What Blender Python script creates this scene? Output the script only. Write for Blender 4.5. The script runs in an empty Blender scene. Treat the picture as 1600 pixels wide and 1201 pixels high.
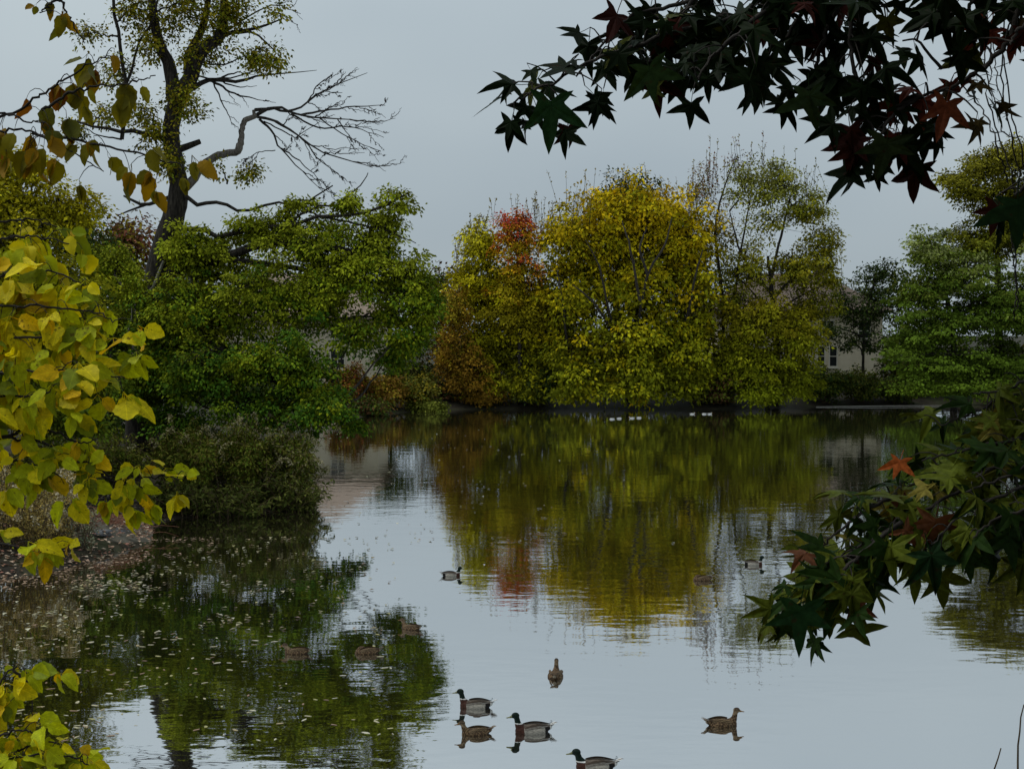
import bpy, bmesh, math, random
import numpy as np
from mathutils import Vector, Matrix, Quaternion

# ------------------------------------------------------------------ camera, sky, sun, exposure
S = bpy.context.scene
COL = S.collection
F = 2200.0                      # focal length in photo pixels (photo is 1600 x 1201)
CAMZ = 5.0
PITCH = math.radians(2.02)
cam = bpy.data.cameras.new('camera')
cam.sensor_width = 36.0
cam.lens = 36.0 * F / 1600.0
cam.clip_start = 0.05
cam.clip_end = 6000.0
camo = bpy.data.objects.new('camera', cam)
camo.location = (0, 0, CAMZ)
camo.rotation_euler = (math.pi / 2 - PITCH, 0, 0)
COL.objects.link(camo)
S.camera = camo

SUN_EL, SUN_AZ = math.radians(60), math.radians(275)     # high behind thick cloud
world = bpy.data.worlds.new('World')
S.world = world
world.use_nodes = True
nt = world.node_tree
for n in list(nt.nodes):
    nt.nodes.remove(n)
wo = nt.nodes.new('ShaderNodeOutputWorld')
sky = nt.nodes.new('ShaderNodeTexSky')
sky.sky_type = 'NISHITA'
sky.sun_disc = False
sky.sun_elevation = SUN_EL
sky.sun_rotation = SUN_AZ
bg1 = nt.nodes.new('ShaderNodeBackground')
bg1.inputs[1].default_value = 0.06
nt.links.new(sky.outputs[0], bg1.inputs[0])
# even cloud deck with faint soft billows
tc = nt.nodes.new('ShaderNodeTexCoord')
mp = nt.nodes.new('ShaderNodeMapping')
mp.inputs['Scale'].default_value = (1.2, 1.2, 2.6)
nt.links.new(tc.outputs['Generated'], mp.inputs[0])
nz = nt.nodes.new('ShaderNodeTexNoise')
nz.inputs['Scale'].default_value = 1.7
nz.inputs['Detail'].default_value = 3.0
nz.inputs['Roughness'].default_value = 0.45
nt.links.new(mp.outputs[0], nz.inputs['Vector'])
rp = nt.nodes.new('ShaderNodeValToRGB')
rp.color_ramp.elements[0].position = 0.3
rp.color_ramp.elements[0].color = (0.36, 0.43, 0.482, 1)
rp.color_ramp.elements[1].position = 0.72
rp.color_ramp.elements[1].color = (0.49, 0.56, 0.59, 1)
nt.links.new(nz.outputs[0], rp.inputs[0])
bg2 = nt.nodes.new('ShaderNodeBackground')
bg2.inputs[1].default_value = 1.0
# an overcast sky brightens steadily from the horizon to the zenith
sx_ = nt.nodes.new('ShaderNodeSeparateXYZ')
nt.links.new(tc.outputs['Generated'], sx_.inputs[0])
zm = nt.nodes.new('ShaderNodeMapRange')
zm.inputs['From Min'].default_value = 0.0; zm.inputs['From Max'].default_value = 1.0
zm.inputs['To Min'].default_value = 0.90; zm.inputs['To Max'].default_value = 1.75
nt.links.new(sx_.outputs[2], zm.inputs[0])
zs = nt.nodes.new('ShaderNodeVectorMath'); zs.operation = 'SCALE'
nt.links.new(rp.outputs[0], zs.inputs[0]); nt.links.new(zm.outputs[0], zs.inputs['Scale'])
nt.links.new(zs.outputs[0], bg2.inputs[0])
mx = nt.nodes.new('ShaderNodeMixShader')
mx.inputs[0].default_value = 0.93
nt.links.new(bg1.outputs[0], mx.inputs[1])
nt.links.new(bg2.outputs[0], mx.inputs[2])
nt.links.new(mx.outputs[0], wo.inputs[0])

sl = bpy.data.lights.new('sun', 'SUN')
sl.energy = 1.4
sl.angle = math.radians(25)
sl.color = (1.0, 0.97, 0.92)
so = bpy.data.objects.new('sun', sl)
sd = Vector((math.cos(SUN_EL) * math.sin(SUN_AZ), math.cos(SUN_EL) * math.cos(SUN_AZ), math.sin(SUN_EL)))
so.rotation_euler = sd.to_track_quat('Z', 'Y').to_euler()
so.location = (0, 0, 60)
COL.objects.link(so)

S.view_settings.view_transform = 'Standard'
S.view_settings.look = 'None'
S.view_settings.exposure = 0.0
S.view_settings.gamma = 1.0
S.view_settings.use_curve_mapping = False
S.render.engine = 'CYCLES'
S.cycles.max_bounces = 6
S.cycles.diffuse_bounces = 1
S.cycles.glossy_bounces = 3
S.cycles.transmission_bounces = 3
S.cycles.transparent_max_bounces = 4
S.cycles.use_denoising = True

rng = np.random.default_rng(7)
random.seed(7)
cp, sp = math.cos(PITCH), math.sin(PITCH)


def P(px, py, D):
    """photo pixel at distance D (metres along +Y) -> point in the place"""
    u = (px - 800.0) / F
    v = (600.5 - py) / F
    d = np.array([u, cp + v * sp, -sp + v * cp])
    return np.array([0, 0, CAMZ]) + d * (D / d[1])


def W(px, py, z=0.0):
    u = (px - 800.0) / F
    v = (600.5 - py) / F
    d = np.array([u, cp + v * sp, -sp + v * cp])
    return np.array([0, 0, CAMZ]) + d * ((z - CAMZ) / d[2])


def nrm(a):
    return a / np.maximum(np.linalg.norm(a, axis=-1, keepdims=True), 1e-9)


# ------------------------------------------------------------------ materials
MATS = {}


def newmat(name):
    m = bpy.data.materials.new(name)
    m.use_nodes = True
    t = m.node_tree
    for n in list(t.nodes):
        t.nodes.remove(n)
    out = t.nodes.new('ShaderNodeOutputMaterial')
    MATS[name] = m
    return m, t, out


def foliage_mat(name, trans=0.3, rough=0.55, spec=0.25, objcol=False, scale=9.0, lo=0.72, hi=1.22, tint=(1.25, 1.15, 0.5), spots=0.0, spotcol=(0.09, 0.045, 0.012), veins=False):
    m, t, out = newmat(name)
    if objcol:
        a = t.nodes.new('ShaderNodeObjectInfo'); src = a.outputs['Color']
    else:
        a = t.nodes.new('ShaderNodeAttribute'); a.attribute_name = 'col'; src = a.outputs['Color']
    c = t.nodes.new('ShaderNodeTexCoord')
    n = t.nodes.new('ShaderNodeTexNoise')
    n.inputs['Scale'].default_value = scale
    n.inputs['Detail'].default_value = 3
    t.links.new(c.outputs['Object'], n.inputs['Vector'])
    mr = t.nodes.new('ShaderNodeMapRange')
    mr.inputs['From Min'].default_value = 0.3; mr.inputs['From Max'].default_value = 0.7
    mr.inputs['To Min'].default_value = lo; mr.inputs['To Max'].default_value = hi
    t.links.new(n.outputs[0], mr.inputs[0])
    mul = t.nodes.new('ShaderNodeVectorMath'); mul.operation = 'SCALE'
    t.links.new(src, mul.inputs[0]); t.links.new(mr.outputs[0], mul.inputs['Scale'])
    if veins:     # pale midrib and side ribs in the blade's own coordinates
        sx = t.nodes.new('ShaderNodeSeparateXYZ'); t.links.new(c.outputs['Object'], sx.inputs[0])

        def mth(op, p, q_=None):
            k_ = t.nodes.new('ShaderNodeMath'); k_.operation = op
            for i_, v_ in enumerate((p, q_)):
                if v_ is None: continue
                if isinstance(v_, (int, float)): k_.inputs[i_].default_value = v_
                else: t.links.new(v_, k_.inputs[i_])
            return k_.outputs[0]
        ax = mth('ABSOLUTE', sx.outputs[0])
        rib = mth('LESS_THAN', ax, 0.012)
        side = mth('GREATER_THAN', mth('COSINE', mth('MULTIPLY', mth('SUBTRACT', sx.outputs[1], mth('MULTIPLY', ax, 0.9)), 48.0)), 0.965)
        vf = mth('ADD', mth('MULTIPLY', mth('MAXIMUM', rib, side), 0.28), 1.0)
        mv = t.nodes.new('ShaderNodeVectorMath'); mv.operation = 'SCALE'
        t.links.new(mul.outputs[0], mv.inputs[0]); t.links.new(vf, mv.inputs['Scale'])
        mul = mv
    if spots:     # brown age spots and dead patches
        oi = t.nodes.new('ShaderNodeObjectInfo')
        ad = t.nodes.new('ShaderNodeVectorMath'); ad.operation = 'ADD'
        t.links.new(c.outputs['Object'], ad.inputs[0]); t.links.new(oi.outputs['Location'], ad.inputs[1])
        n2 = t.nodes.new('ShaderNodeTexNoise'); n2.inputs['Scale'].default_value = 5.5; n2.inputs['Detail'].default_value = 4
        t.links.new(ad.outputs[0], n2.inputs['Vector'])
        m2 = t.nodes.new('ShaderNodeMapRange')
        m2.inputs['From Min'].default_value = 0.62; m2.inputs['From Max'].default_value = 0.70
        m2.inputs['To Min'].default_value = 0.0; m2.inputs['To Max'].default_value = spots
        t.links.new(n2.outputs[0], m2.inputs[0])
        ms = t.nodes.new('ShaderNodeMix'); ms.data_type = 'RGBA'
        t.links.new(m2.outputs[0], ms.inputs['Factor']); t.links.new(mul.outputs[0], ms.inputs[6]); ms.inputs[7].default_value = (*spotcol, 1)

        class _M: outputs = [ms.outputs[2]]
        mul = _M
    b = t.nodes.new('ShaderNodeBsdfPrincipled')
    b.inputs['Roughness'].default_value = rough
    b.inputs['Specular IOR Level'].default_value = spec
    t.links.new(mul.outputs[0], b.inputs['Base Color'])
    tr = t.nodes.new('ShaderNodeBsdfTranslucent')
    tm = t.nodes.new('ShaderNodeVectorMath'); tm.operation = 'MULTIPLY'
    tm.inputs[1].default_value = tint
    t.links.new(mul.outputs[0], tm.inputs[0]); t.links.new(tm.outputs[0], tr.inputs[0])
    mix = t.nodes.new('ShaderNodeMixShader'); mix.inputs[0].default_value = trans
    t.links.new(b.outputs[0], mix.inputs[1]); t.links.new(tr.outputs[0], mix.inputs[2])
    t.links.new(mix.outputs[0], out.inputs[0])
    return m


def noise_mat(name, stops, scale=3.0, detail=6, rough=0.85, bump=0.3, bdist=0.02, stretch=(1, 1, 1), spec=0.2, coord='Object'):
    m, t, out = newmat(name)
    c = t.nodes.new('ShaderNodeTexCoord')
    mp = t.nodes.new('ShaderNodeMapping'); mp.inputs['Scale'].default_value = stretch
    t.links.new(c.outputs[coord], mp.inputs[0])
    n = t.nodes.new('ShaderNodeTexNoise')
    n.inputs['Scale'].default_value = scale; n.inputs['Detail'].default_value = detail
    n.inputs['Roughness'].default_value = 0.6
    t.links.new(mp.outputs[0], n.inputs['Vector'])
    r = t.nodes.new('ShaderNodeValToRGB')
    els = r.color_ramp.elements
    while len(els) < len(stops):
        els.new(0.5)
    for e, (p, cc) in zip(els, stops):
        e.position = p; e.color = (*cc, 1)
    t.links.new(n.outputs[0], r.inputs[0])
    b = t.nodes.new('ShaderNodeBsdfPrincipled')
    b.inputs['Roughness'].default_value = rough
    b.inputs['Specular IOR Level'].default_value = spec
    t.links.new(r.outputs[0], b.inputs['Base Color'])
    if bump:
        bp = t.nodes.new('ShaderNodeBump')
        bp.inputs['Strength'].default_value = bump; bp.inputs['Distance'].default_value = bdist
        t.links.new(n.outputs[0], bp.inputs['Height']); t.links.new(bp.outputs[0], b.inputs['Normal'])
    t.links.new(b.outputs[0], out.inputs[0])
    return m


def vcol_mat(name, rough=0.6, spec=0.3, scale=40, lo=0.75, hi=1.2, stretch=(1, 1, 1)):
    m, t, out = newmat(name)
    a = t.nodes.new('ShaderNodeAttribute'); a.attribute_name = 'col'
    c = t.nodes.new('ShaderNodeTexCoord')
    mp = t.nodes.new('ShaderNodeMapping'); mp.inputs['Scale'].default_value = stretch
    t.links.new(c.outputs['Object'], mp.inputs[0])
    n = t.nodes.new('ShaderNodeTexNoise'); n.inputs['Scale'].default_value = scale; n.inputs['Detail'].default_value = 2
    t.links.new(mp.outputs[0], n.inputs['Vector'])
    mr = t.nodes.new('ShaderNodeMapRange')
    mr.inputs['From Min'].default_value = 0.3; mr.inputs['From Max'].default_value = 0.7
    mr.inputs['To Min'].default_value = lo; mr.inputs['To Max'].default_value = hi
    t.links.new(n.outputs[0], mr.inputs[0])
    mul = t.nodes.new('ShaderNodeVectorMath'); mul.operation = 'SCALE'
    t.links.new(a.outputs['Color'], mul.inputs[0]); t.links.new(mr.outputs[0], mul.inputs['Scale'])
    b = t.nodes.new('ShaderNodeBsdfPrincipled')
    b.inputs['Roughness'].default_value = rough; b.inputs['Specular IOR Level'].default_value = spec
    t.links.new(mul.outputs[0], b.inputs['Base Color'])
    t.links.new(b.outputs[0], out.inputs[0])
    return m


FOL = foliage_mat('foliage', trans=0.09, scale=0.8, spec=0.03, rough=0.7)
GUM = foliage_mat('gum_leaf', trans=0.12, rough=0.55, spec=0.04, objcol=True, scale=5, lo=0.6, hi=1.35, tint=(1.3, 1.0, 0.35), spots=0.6, spotcol=(0.03, 0.012, 0.006))
YEL = foliage_mat('yellow_leaf', trans=0.40, rough=0.55, spec=0.10, objcol=True, scale=4, lo=0.72, hi=1.2, tint=(1.15, 1.05, 0.3), spots=0.75, veins=True)
LIT = foliage_mat('litter_leaf', trans=0.04, rough=0.4, spec=0.35, scale=6)
BARK = noise_mat('bark', [(0.35, (0.008, 0.006, 0.005)), (0.55, (0.034, 0.028, 0.021)), (0.8, (0.085, 0.074, 0.057))], scale=5, stretch=(3, 3, 0.6), bump=0.8, bdist=0.06)
DARKBARK = noise_mat('dark_bark', [(0.3, (0.012, 0.010, 0.008)), (0.7, (0.05, 0.042, 0.035))], scale=9, stretch=(2, 2, 0.7), bump=0.5, bdist=0.02)
DEADWOOD = noise_mat('dead_wood', [(0.3, (0.06, 0.05, 0.04)), (0.7, (0.20, 0.175, 0.15))], scale=7, stretch=(2, 2, 0.7), bump=0.5, bdist=0.02)
PALETWIG = noise_mat('pale_twig', [(0.3, (0.12, 0.115, 0.09)), (0.7, (0.26, 0.25, 0.20))], scale=8, bump=0.2)
STEM = noise_mat('stem', [(0.3, (0.05, 0.035, 0.018)), (0.7, (0.13, 0.09, 0.045))], scale=8, bump=0.2)
GROUND = noise_mat('soil', [(0.30, (0.012, 0.009, 0.006)), (0.48, (0.03, 0.024, 0.014)), (0.62, (0.03, 0.034, 0.012)), (0.8, (0.055, 0.047, 0.032))], scale=0.9, detail=9, bump=0.9, bdist=0.06)
MUD = noise_mat('grey_mud', [(0.3, (0.06, 0.052, 0.038)), (0.55, (0.12, 0.108, 0.082)), (0.75, (0.18, 0.165, 0.13))], scale=2.2, detail=8, bump=0.8, bdist=0.04)
STONE = noise_mat('stone', [(0.3, (0.07, 0.072, 0.075)), (0.7, (0.17, 0.172, 0.175))], scale=4, detail=8, bump=0.5, bdist=0.02)
WALL = noise_mat('stucco', [(0.3, (0.56, 0.48, 0.34)), (0.7, (0.68, 0.59, 0.44))], scale=1.2, bump=0.15, bdist=0.01)
TRIM = noise_mat('trim', [(0.3, (0.55, 0.5, 0.4)), (0.7, (0.65, 0.6, 0.5))], scale=3, bump=0)
ROOF_B = noise_mat('brown_shingle', [(0.3, (0.09, 0.065, 0.05)), (0.7, (0.17, 0.13, 0.105))], scale=6, stretch=(1, 1, 4), bump=0.5, bdist=0.03)
ROOF_P = noise_mat('tan_shingle', [(0.3, (0.22, 0.165, 0.125)), (0.7, (0.32, 0.245, 0.19))], scale=6, stretch=(1, 1, 4), bump=0.5, bdist=0.03)
GLASS, _t, _o = newmat('window_glass')
_b = _t.nodes.new('ShaderNodeBsdfPrincipled')
_b.inputs['Base Color'].default_value = (0.02, 0.022, 0.024, 1); _b.inputs['Roughness'].default_value = 0.08
_t.links.new(_b.outputs[0], _o.inputs[0])
FEATHER = vcol_mat('feathers', rough=0.6, spec=0.1, scale=55, lo=0.62, hi=1.3, stretch=(0.6, 1.3, 1.3))

# water: dark brown-green pond, strong sky and tree reflection, fine ripples with calm patches
WATER, t, out = newmat('pond_water')
c = t.nodes.new('ShaderNodeTexCoord')


def wnoise(scale, detail, stretch, rough=0.5):
    mp = t.nodes.new('ShaderNodeMapping'); mp.inputs['Scale'].default_value = stretch
    t.links.new(c.outputs['Object'], mp.inputs[0])
    n = t.nodes.new('ShaderNodeTexNoise')
    n.inputs['Scale'].default_value = scale; n.inputs['Detail'].default_value = detail
    n.inputs['Roughness'].default_value = rough
    t.links.new(mp.outputs[0], n.inputs['Vector'])
    return n.outputs[0]


def wmath(op, a, b):
    n = t.nodes.new('ShaderNodeMath'); n.operation = op
    for i, v in enumerate((a, b)):
        if isinstance(v, (int, float)):
            n.inputs[i].default_value = v
        else:
            t.links.new(v, n.inputs[i])
    return n.outputs[0]


fine = wnoise(3.4, 2, (0.55, 1.0, 1.0))
mid = wnoise(1.05, 2, (0.6, 1.0, 1.0))
patch = wnoise(0.09, 2, (0.7, 1.0, 1.0))
pm = t.nodes.new('ShaderNodeMapRange')
pm.inputs['From Min'].default_value = 0.40; pm.inputs['From Max'].default_value = 0.62
pm.inputs['To Min'].default_value = 0.4; pm.inputs['To Max'].default_value = 1.2
t.links.new(patch, pm.inputs[0])
hgt = wmath('ADD', wmath('MULTIPLY', wmath('MULTIPLY', fine, pm.outputs[0]), 0.0031), wmath('MULTIPLY', mid, 0.0046))
bp = t.nodes.new('ShaderNodeBump'); bp.inputs['Strength'].default_value = 1.0; bp.inputs['Distance'].default_value = 1.0
t.links.new(hgt, bp.inputs['Height'])
gl = t.nodes.new('ShaderNodeBsdfGlossy'); gl.inputs['Roughness'].default_value = 0.022
gl.inputs['Color'].default_value = (0.95, 0.96, 0.97, 1)
t.links.new(bp.outputs[0], gl.inputs['Normal'])
df = t.nodes.new('ShaderNodeBsdfDiffuse'); df.inputs['Color'].default_value = (0.022, 0.020, 0.010, 1)
fr = t.nodes.new('ShaderNodeFresnel'); fr.inputs['IOR'].default_value = 1.33
fm = t.nodes.new('ShaderNodeMapRange')
fm.inputs['From Min'].default_value = 0.12; fm.inputs['From Max'].default_value = 0.55
fm.inputs['To Min'].default_value = 0.83; fm.inputs['To Max'].default_value = 0.86
t.links.new(fr.outputs[0], fm.inputs[0])
mix = t.nodes.new('ShaderNodeMixShader')
t.links.new(fm.outputs[0], mix.inputs[0]); t.links.new(df.outputs[0], mix.inputs[1]); t.links.new(gl.outputs[0], mix.inputs[2])
t.links.new(mix.outputs[0], out.inputs[0])

# ------------------------------------------------------------------ mesh helpers


def tag(o, label=None, cat=None, group=None, kind=None):
    if label: o['label'] = label
    if cat: o['category'] = cat
    if group: o['group'] = group
    if kind: o['kind'] = kind
    return o


def link(o, parent=None):
    COL.objects.link(o)
    if parent is not None:
        o.parent = parent
    return o


def empty(name, loc):
    o = bpy.data.objects.new(name, None)
    o.location = tuple(loc)
    o.empty_display_size = 0.2
    COL.objects.link(o)
    return o


def mesh_np(name, V, faces, mat, col=None, smooth=False, origin=None, parent=None):
    """faces: (n,k) int array or a list of tuples"""
    V = np.asarray(V, dtype=np.float64)
    if origin is not None:
        V = V - np.asarray(origin)
    me = bpy.data.meshes.new(name)
    if isinstance(faces, np.ndarray):
        n, k = faces.shape
        me.vertices.add(len(V)); me.vertices.foreach_set('co', V.astype(np.float32).ravel())
        me.loops.add(n * k); me.loops.foreach_set('vertex_index', faces.astype(np.int32).ravel())
        me.polygons.add(n)
        me.polygons.foreach_set('loop_start', np.arange(0, n * k, k, dtype=np.int32))
        me.polygons.foreach_set('loop_total', np.full(n, k, dtype=np.int32))
        me.update(calc_edges=True)
    else:
        me.from_pydata([tuple(v) for v in V], [], [tuple(f) for f in faces])
        me.update()
    if col is not None:
        ca = me.color_attributes.new('col', 'FLOAT_COLOR', 'POINT')
        c4 = np.ones((len(V), 4), dtype=np.float32); c4[:, :3] = col
        ca.data.foreach_set('color', c4.ravel())
    if smooth:
        me.polygons.foreach_set('use_smooth', np.ones(len(me.polygons), dtype=bool))
    me.materials.append(mat)
    return link(bpy.data.objects.new(name, me), parent)


class Tubes:
    def __init__(self):
        self.V = []; self.Fc = []; self.n = 0

    def add(self, pts, rad, sides=6):
        pts = np.asarray(pts, float); m = len(pts)
        rad = np.asarray(rad, float)
        if rad.ndim == 0:
            rad = np.full(m, float(rad))
        elif len(rad) != m:
            rad = np.interp(np.linspace(0, 1, m), np.linspace(0, 1, len(rad)), rad)
        tg = np.gradient(pts, axis=0); tg = nrm(tg)
        ref = np.array([0.31, 0.85, 0.42])
        a = nrm(np.cross(tg, ref)); b = np.cross(tg, a)
        th = np.linspace(0, 2 * math.pi, sides, endpoint=False)
        ring = pts[:, None, :] + rad[:, None, None] * (np.cos(th)[None, :, None] * a[:, None, :] + np.sin(th)[None, :, None] * b[:, None, :])
        self.V.append(ring.reshape(-1, 3))
        i = np.arange(m - 1)[:, None] * sides; j = np.arange(sides)[None, :]
        q = np.stack([i + j, i + (j + 1) % sides, i + sides + (j + 1) % sides, i + sides + j], -1).reshape(-1, 4) + self.n
        self.Fc.append(q)
        self.n += m * sides

    def build(self, name, mat, parent=None, origin=None):
        if not self.V:
            return None
        return mesh_np(name, np.concatenate(self.V), np.concatenate(self.Fc), mat, smooth=True, origin=origin, parent=parent)


def smooth_path(pts, n=16, jit=0.0):
    """Catmull-Rom through pts"""
    p = np.asarray(pts, float)
    if len(p) == 2:
        s = np.linspace(0, 1, n)[:, None]; o = p[0] * (1 - s) + p[1] * s
    else:
        q = np.vstack([2 * p[0] - p[1], p, 2 * p[-1] - p[-2]])
        o = []
        T = np.linspace(0, len(p) - 1, n)
        for tt in T:
            k = min(int(tt), len(p) - 2); u = tt - k
            a, b, c_, d = q[k], q[k + 1], q[k + 2], q[k + 3]
            o.append(0.5 * ((2 * b) + (-a + c_) * u + (2 * a - 5 * b + 4 * c_ - d) * u * u + (-a + 3 * b - 3 * c_ + d) * u ** 3))
        o = np.array(o)
    if jit:
        j = rng.normal(0, jit, o.shape); j[0] = 0; j[-1] = 0
        o = o + j
    return o


class Leaves:
    """collects kite-shaped leaf blades"""
    def __init__(self):
        self.P = []; self.D = []; self.N = []; self.L = []; self.Wd = []; self.C = []

    def add(self, p, d, n, L, Wd, c):
        self.P.append(p); self.D.append(d); self.N.append(n); self.L.append(L); self.Wd.append(Wd); self.C.append(c)

    def build(self, name, mat, parent=None, origin=None):
        p = np.concatenate(self.P); d = nrm(np.concatenate(self.D)); n = np.concatenate(self.N)
        L = np.concatenate(self.L)[:, None]; Wd = np.concatenate(self.Wd)[:, None]; c = np.concatenate(self.C)
        s = nrm(np.cross(d, n)); n = np.cross(s, d)
        V = np.empty((len(p), 4, 3))
        V[:, 0] = p
        V[:, 1] = p + d * L * 0.42 + s * Wd * 0.5 + n * Wd * 0.12
        V[:, 2] = p + d * L - n * L * 0.12
        V[:, 3] = p + d * L * 0.42 - s * Wd * 0.5 + n * Wd * 0.12
        fc = np.arange(len(p) * 4).reshape(-1, 4)
        o = mesh_np(name, V.reshape(-1, 3), fc, mat, col=np.repeat(c, 4, axis=0), origin=origin, parent=parent)
        o['kind'] = 'stuff'
        return o

    def count(self):
        return sum(len(x) for x in self.P)


def pal(cols, w=None):
    cols = np.array(cols, float)
    w = None if w is None else np.array(w, float) / np.sum(w)

    def f(pts, cid):
        n = len(pts)
        k = rng.choice(len(cols), n, p=w)
        return cols[k] * rng.uniform(0.75, 1.25, (n, 1))
    return f


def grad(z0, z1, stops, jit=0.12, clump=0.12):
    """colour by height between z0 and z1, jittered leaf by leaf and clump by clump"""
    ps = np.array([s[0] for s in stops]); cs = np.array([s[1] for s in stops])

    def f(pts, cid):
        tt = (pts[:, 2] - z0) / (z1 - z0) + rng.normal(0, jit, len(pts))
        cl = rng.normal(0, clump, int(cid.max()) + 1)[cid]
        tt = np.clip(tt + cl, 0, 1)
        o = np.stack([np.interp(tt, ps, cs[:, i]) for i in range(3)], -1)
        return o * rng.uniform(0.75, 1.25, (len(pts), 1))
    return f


def lobe(px, py, rx, ry, D, dep=None, w=1.0):
    c_ = P(px, py, D)
    return dict(c=c_, r=np.array([rx / F * D, (dep if dep else (rx + ry) / 2) / F * D, ry / F * D]), w=w)


def fill_lobes(lv, tb, lobes, ncl, nl, leaf, crad, colf, starts=None, flat=0.55, shell=0.42, twig_r=0.02, droop=0.25, limb_r=0.09, stretch=1.0):
    """leaf sprays spread through rough-edged lobes, each spray on its own twig"""
    area = np.array([l['w'] * (l['r'][0] * l['r'][2]) for l in lobes]); area /= area.sum()
    cid0 = 0
    for l, a in zip(lobes, area):
        k = max(4, int(round(ncl * a)))
        dirs = nrm(rng.normal(size=(k, 3)))
        ph = rng.uniform(0, 6.28, 6); fr_ = rng.uniform(2, 5, (6, 3))
        bump = 0.9 + 0.12 * np.sin(dirs @ fr_.T * 2 + ph).sum(1) / 1.6
        rad = rng.uniform(0, 1, k) ** shell * bump * 0.95
        cen = l['c'] + dirs * rad[:, None] * l['r']
        cen[:, 2] = np.maximum(cen[:, 2], 0.25)
        limb = None
        if starts is not None and tb is not None:
            st = np.asarray(starts, float)
            ok = st[st[:, 2] <= l['c'][2] - 0.1 * l['r'][2]]
            if len(ok) == 0:
                ok = st[:1]
            s0 = ok[np.argmin(np.linalg.norm(ok - l['c'], axis=1) + 0.3 * np.abs(l['c'][2] - ok[:, 2]))]
            end = l['c'] + np.array([0, 0, 0.35 * l['r'][2]])
            midp = s0 * 0.5 + end * 0.5 + rng.normal(0, 0.08, 3) * np.linalg.norm(end - s0) + np.array([0, 0, -0.06 * np.linalg.norm(end - s0)])
            limb = smooth_path([s0, midp, end], 10, 0.03)
            tb.add(limb, [limb_r, limb_r * 0.35], 6)
        if limb is not None:
            for cc in cen:
                dd = np.linalg.norm(limb - cc, axis=1) + np.maximum(0, limb[:, 2] - cc[2]) * 0.6
                s0 = limb[np.argmin(dd)]
                tb.add(smooth_path([s0, s0 * 0.45 + cc * 0.55 + rng.normal(0, 0.05, 3) * np.linalg.norm(cc - s0), cc], 5), [twig_r, twig_r * 0.3], 3)
        outw = nrm((cen - l['c']) / l['r'])
        cnt = np.maximum(2, rng.poisson(nl * rng.uniform(0.5, 1.5, k)))
        idx = np.repeat(np.arange(k), cnt); n = len(idx)
        cs = crad * rng.uniform(0.65, 1.35, k)
        off = rng.normal(size=(n, 3)) * 0.55
        off /= np.maximum(1.0, np.linalg.norm(off, axis=1) / 1.5)[:, None]
        off *= cs[idx][:, None] * np.array([1, 1, flat])
        off[:, 2] -= droop * (off[:, 0] ** 2 + off[:, 1] ** 2) / cs[idx]
        p = cen[idx] + off
        p[:, 2] = np.maximum(p[:, 2], 0.12)
        o = outw[idx]
        d = nrm(off) * 0.8 + o * np.array([0.5, 0.5, 0.1]) + np.array([0, 0, -0.35]) + rng.normal(0, 0.45, (n, 3))
        cn = np.array([0, 0, 0.7]) + outw * 0.6 + rng.normal(0, 0.35, (k, 3))
        nn = cn[idx] + rng.normal(0, 0.32, (n, 3))
        L = leaf * rng.uniform(0.65, 1.3, n)
        c_ = colf(p, idx) * rng.uniform(0.6, 1.3, k)[idx][:, None]
        lv.add(p, d, nn, L, L * rng.uniform(0.5, 0.72, n) * stretch, c_)


def make_tree(name, label, base, trunk, lobes, ncl, nl, leaf, crad, colf, cat='tree', group=None, bark=None, trunks=(), **kw):
    """trunk: list of points; trunks: extra stems, each (points, r0, r1)"""
    root = empty(name, base)
    tag(root, label, cat, group)
    tb = Tubes(); lv = Leaves()
    starts = []
    r0 = kw.pop('r0', 0.2); r1 = kw.pop('r1', 0.06)
    for pts, a, b in [(trunk, r0, r1)] + list(trunks):
        pth = smooth_path(pts, 14, 0.02)
        tb.add(pth, [a * 1.35, a, a * 0.9, (a + b) / 2, b], 8)
        starts.append(pth[2:])
    starts = np.concatenate(starts)
    fill_lobes(lv, tb, lobes, ncl, nl, leaf, crad, colf, starts=starts, **kw)
    tb.build('trunk', bark or DARKBARK, root, base)
    lv.build('crown', FOL, root, base)
    return root


# ------------------------------------------------------------------ ground and pond
SHORE = [(-10.6, 28.6), (-9.6, 30.0), (-8.7, 33.6), (-9.5, 36.5), (-9.2, 38.3), (-7.4, 39.2), (-5.9, 40.3), (-5.8, 43.0),
         (-7.2, 46.5), (-9.5, 54), (-10.6, 66), (-10.4, 77), (-9.0, 86), (-6.3, 92), (-4.0, 94), (4.3, 96), (9, 95), (12.8, 94.3),
         (22.5, 98.5), (32, 100.5), (40, 97), (47, 84), (48, 60), (44, 36), (32, 20), (20, 14.5), (8, 13.2), (-4, 13.0), (-13, 15), (-19, 20), (-17, 26.5), (-13, 28.3)]
poly = np.array(SHORE)


def sdist(x, y):
    """signed distance to the shoreline, + on land"""
    pt = np.stack([x, y], -1)
    a = poly; b = np.roll(poly, -1, axis=0)
    best = np.full(x.shape, 1e9); inside = np.zeros(x.shape, bool)
    for p0, p1 in zip(a, b):
        e = p1 - p0; w = pt - p0
        tt = np.clip((w @ e) / (e @ e), 0, 1)
        best = np.minimum(best, np.linalg.norm(w - tt[..., None] * e, axis=-1))
        cond = (p0[1] > pt[..., 1]) != (p1[1] > pt[..., 1])
        xi = p0[0] + (pt[..., 1] - p0[1]) / (p1[1] - p0[1] + 1e-12) * e[0]
        inside ^= cond & (pt[..., 0] < xi)
    return np.where(inside, -best, best)


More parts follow.
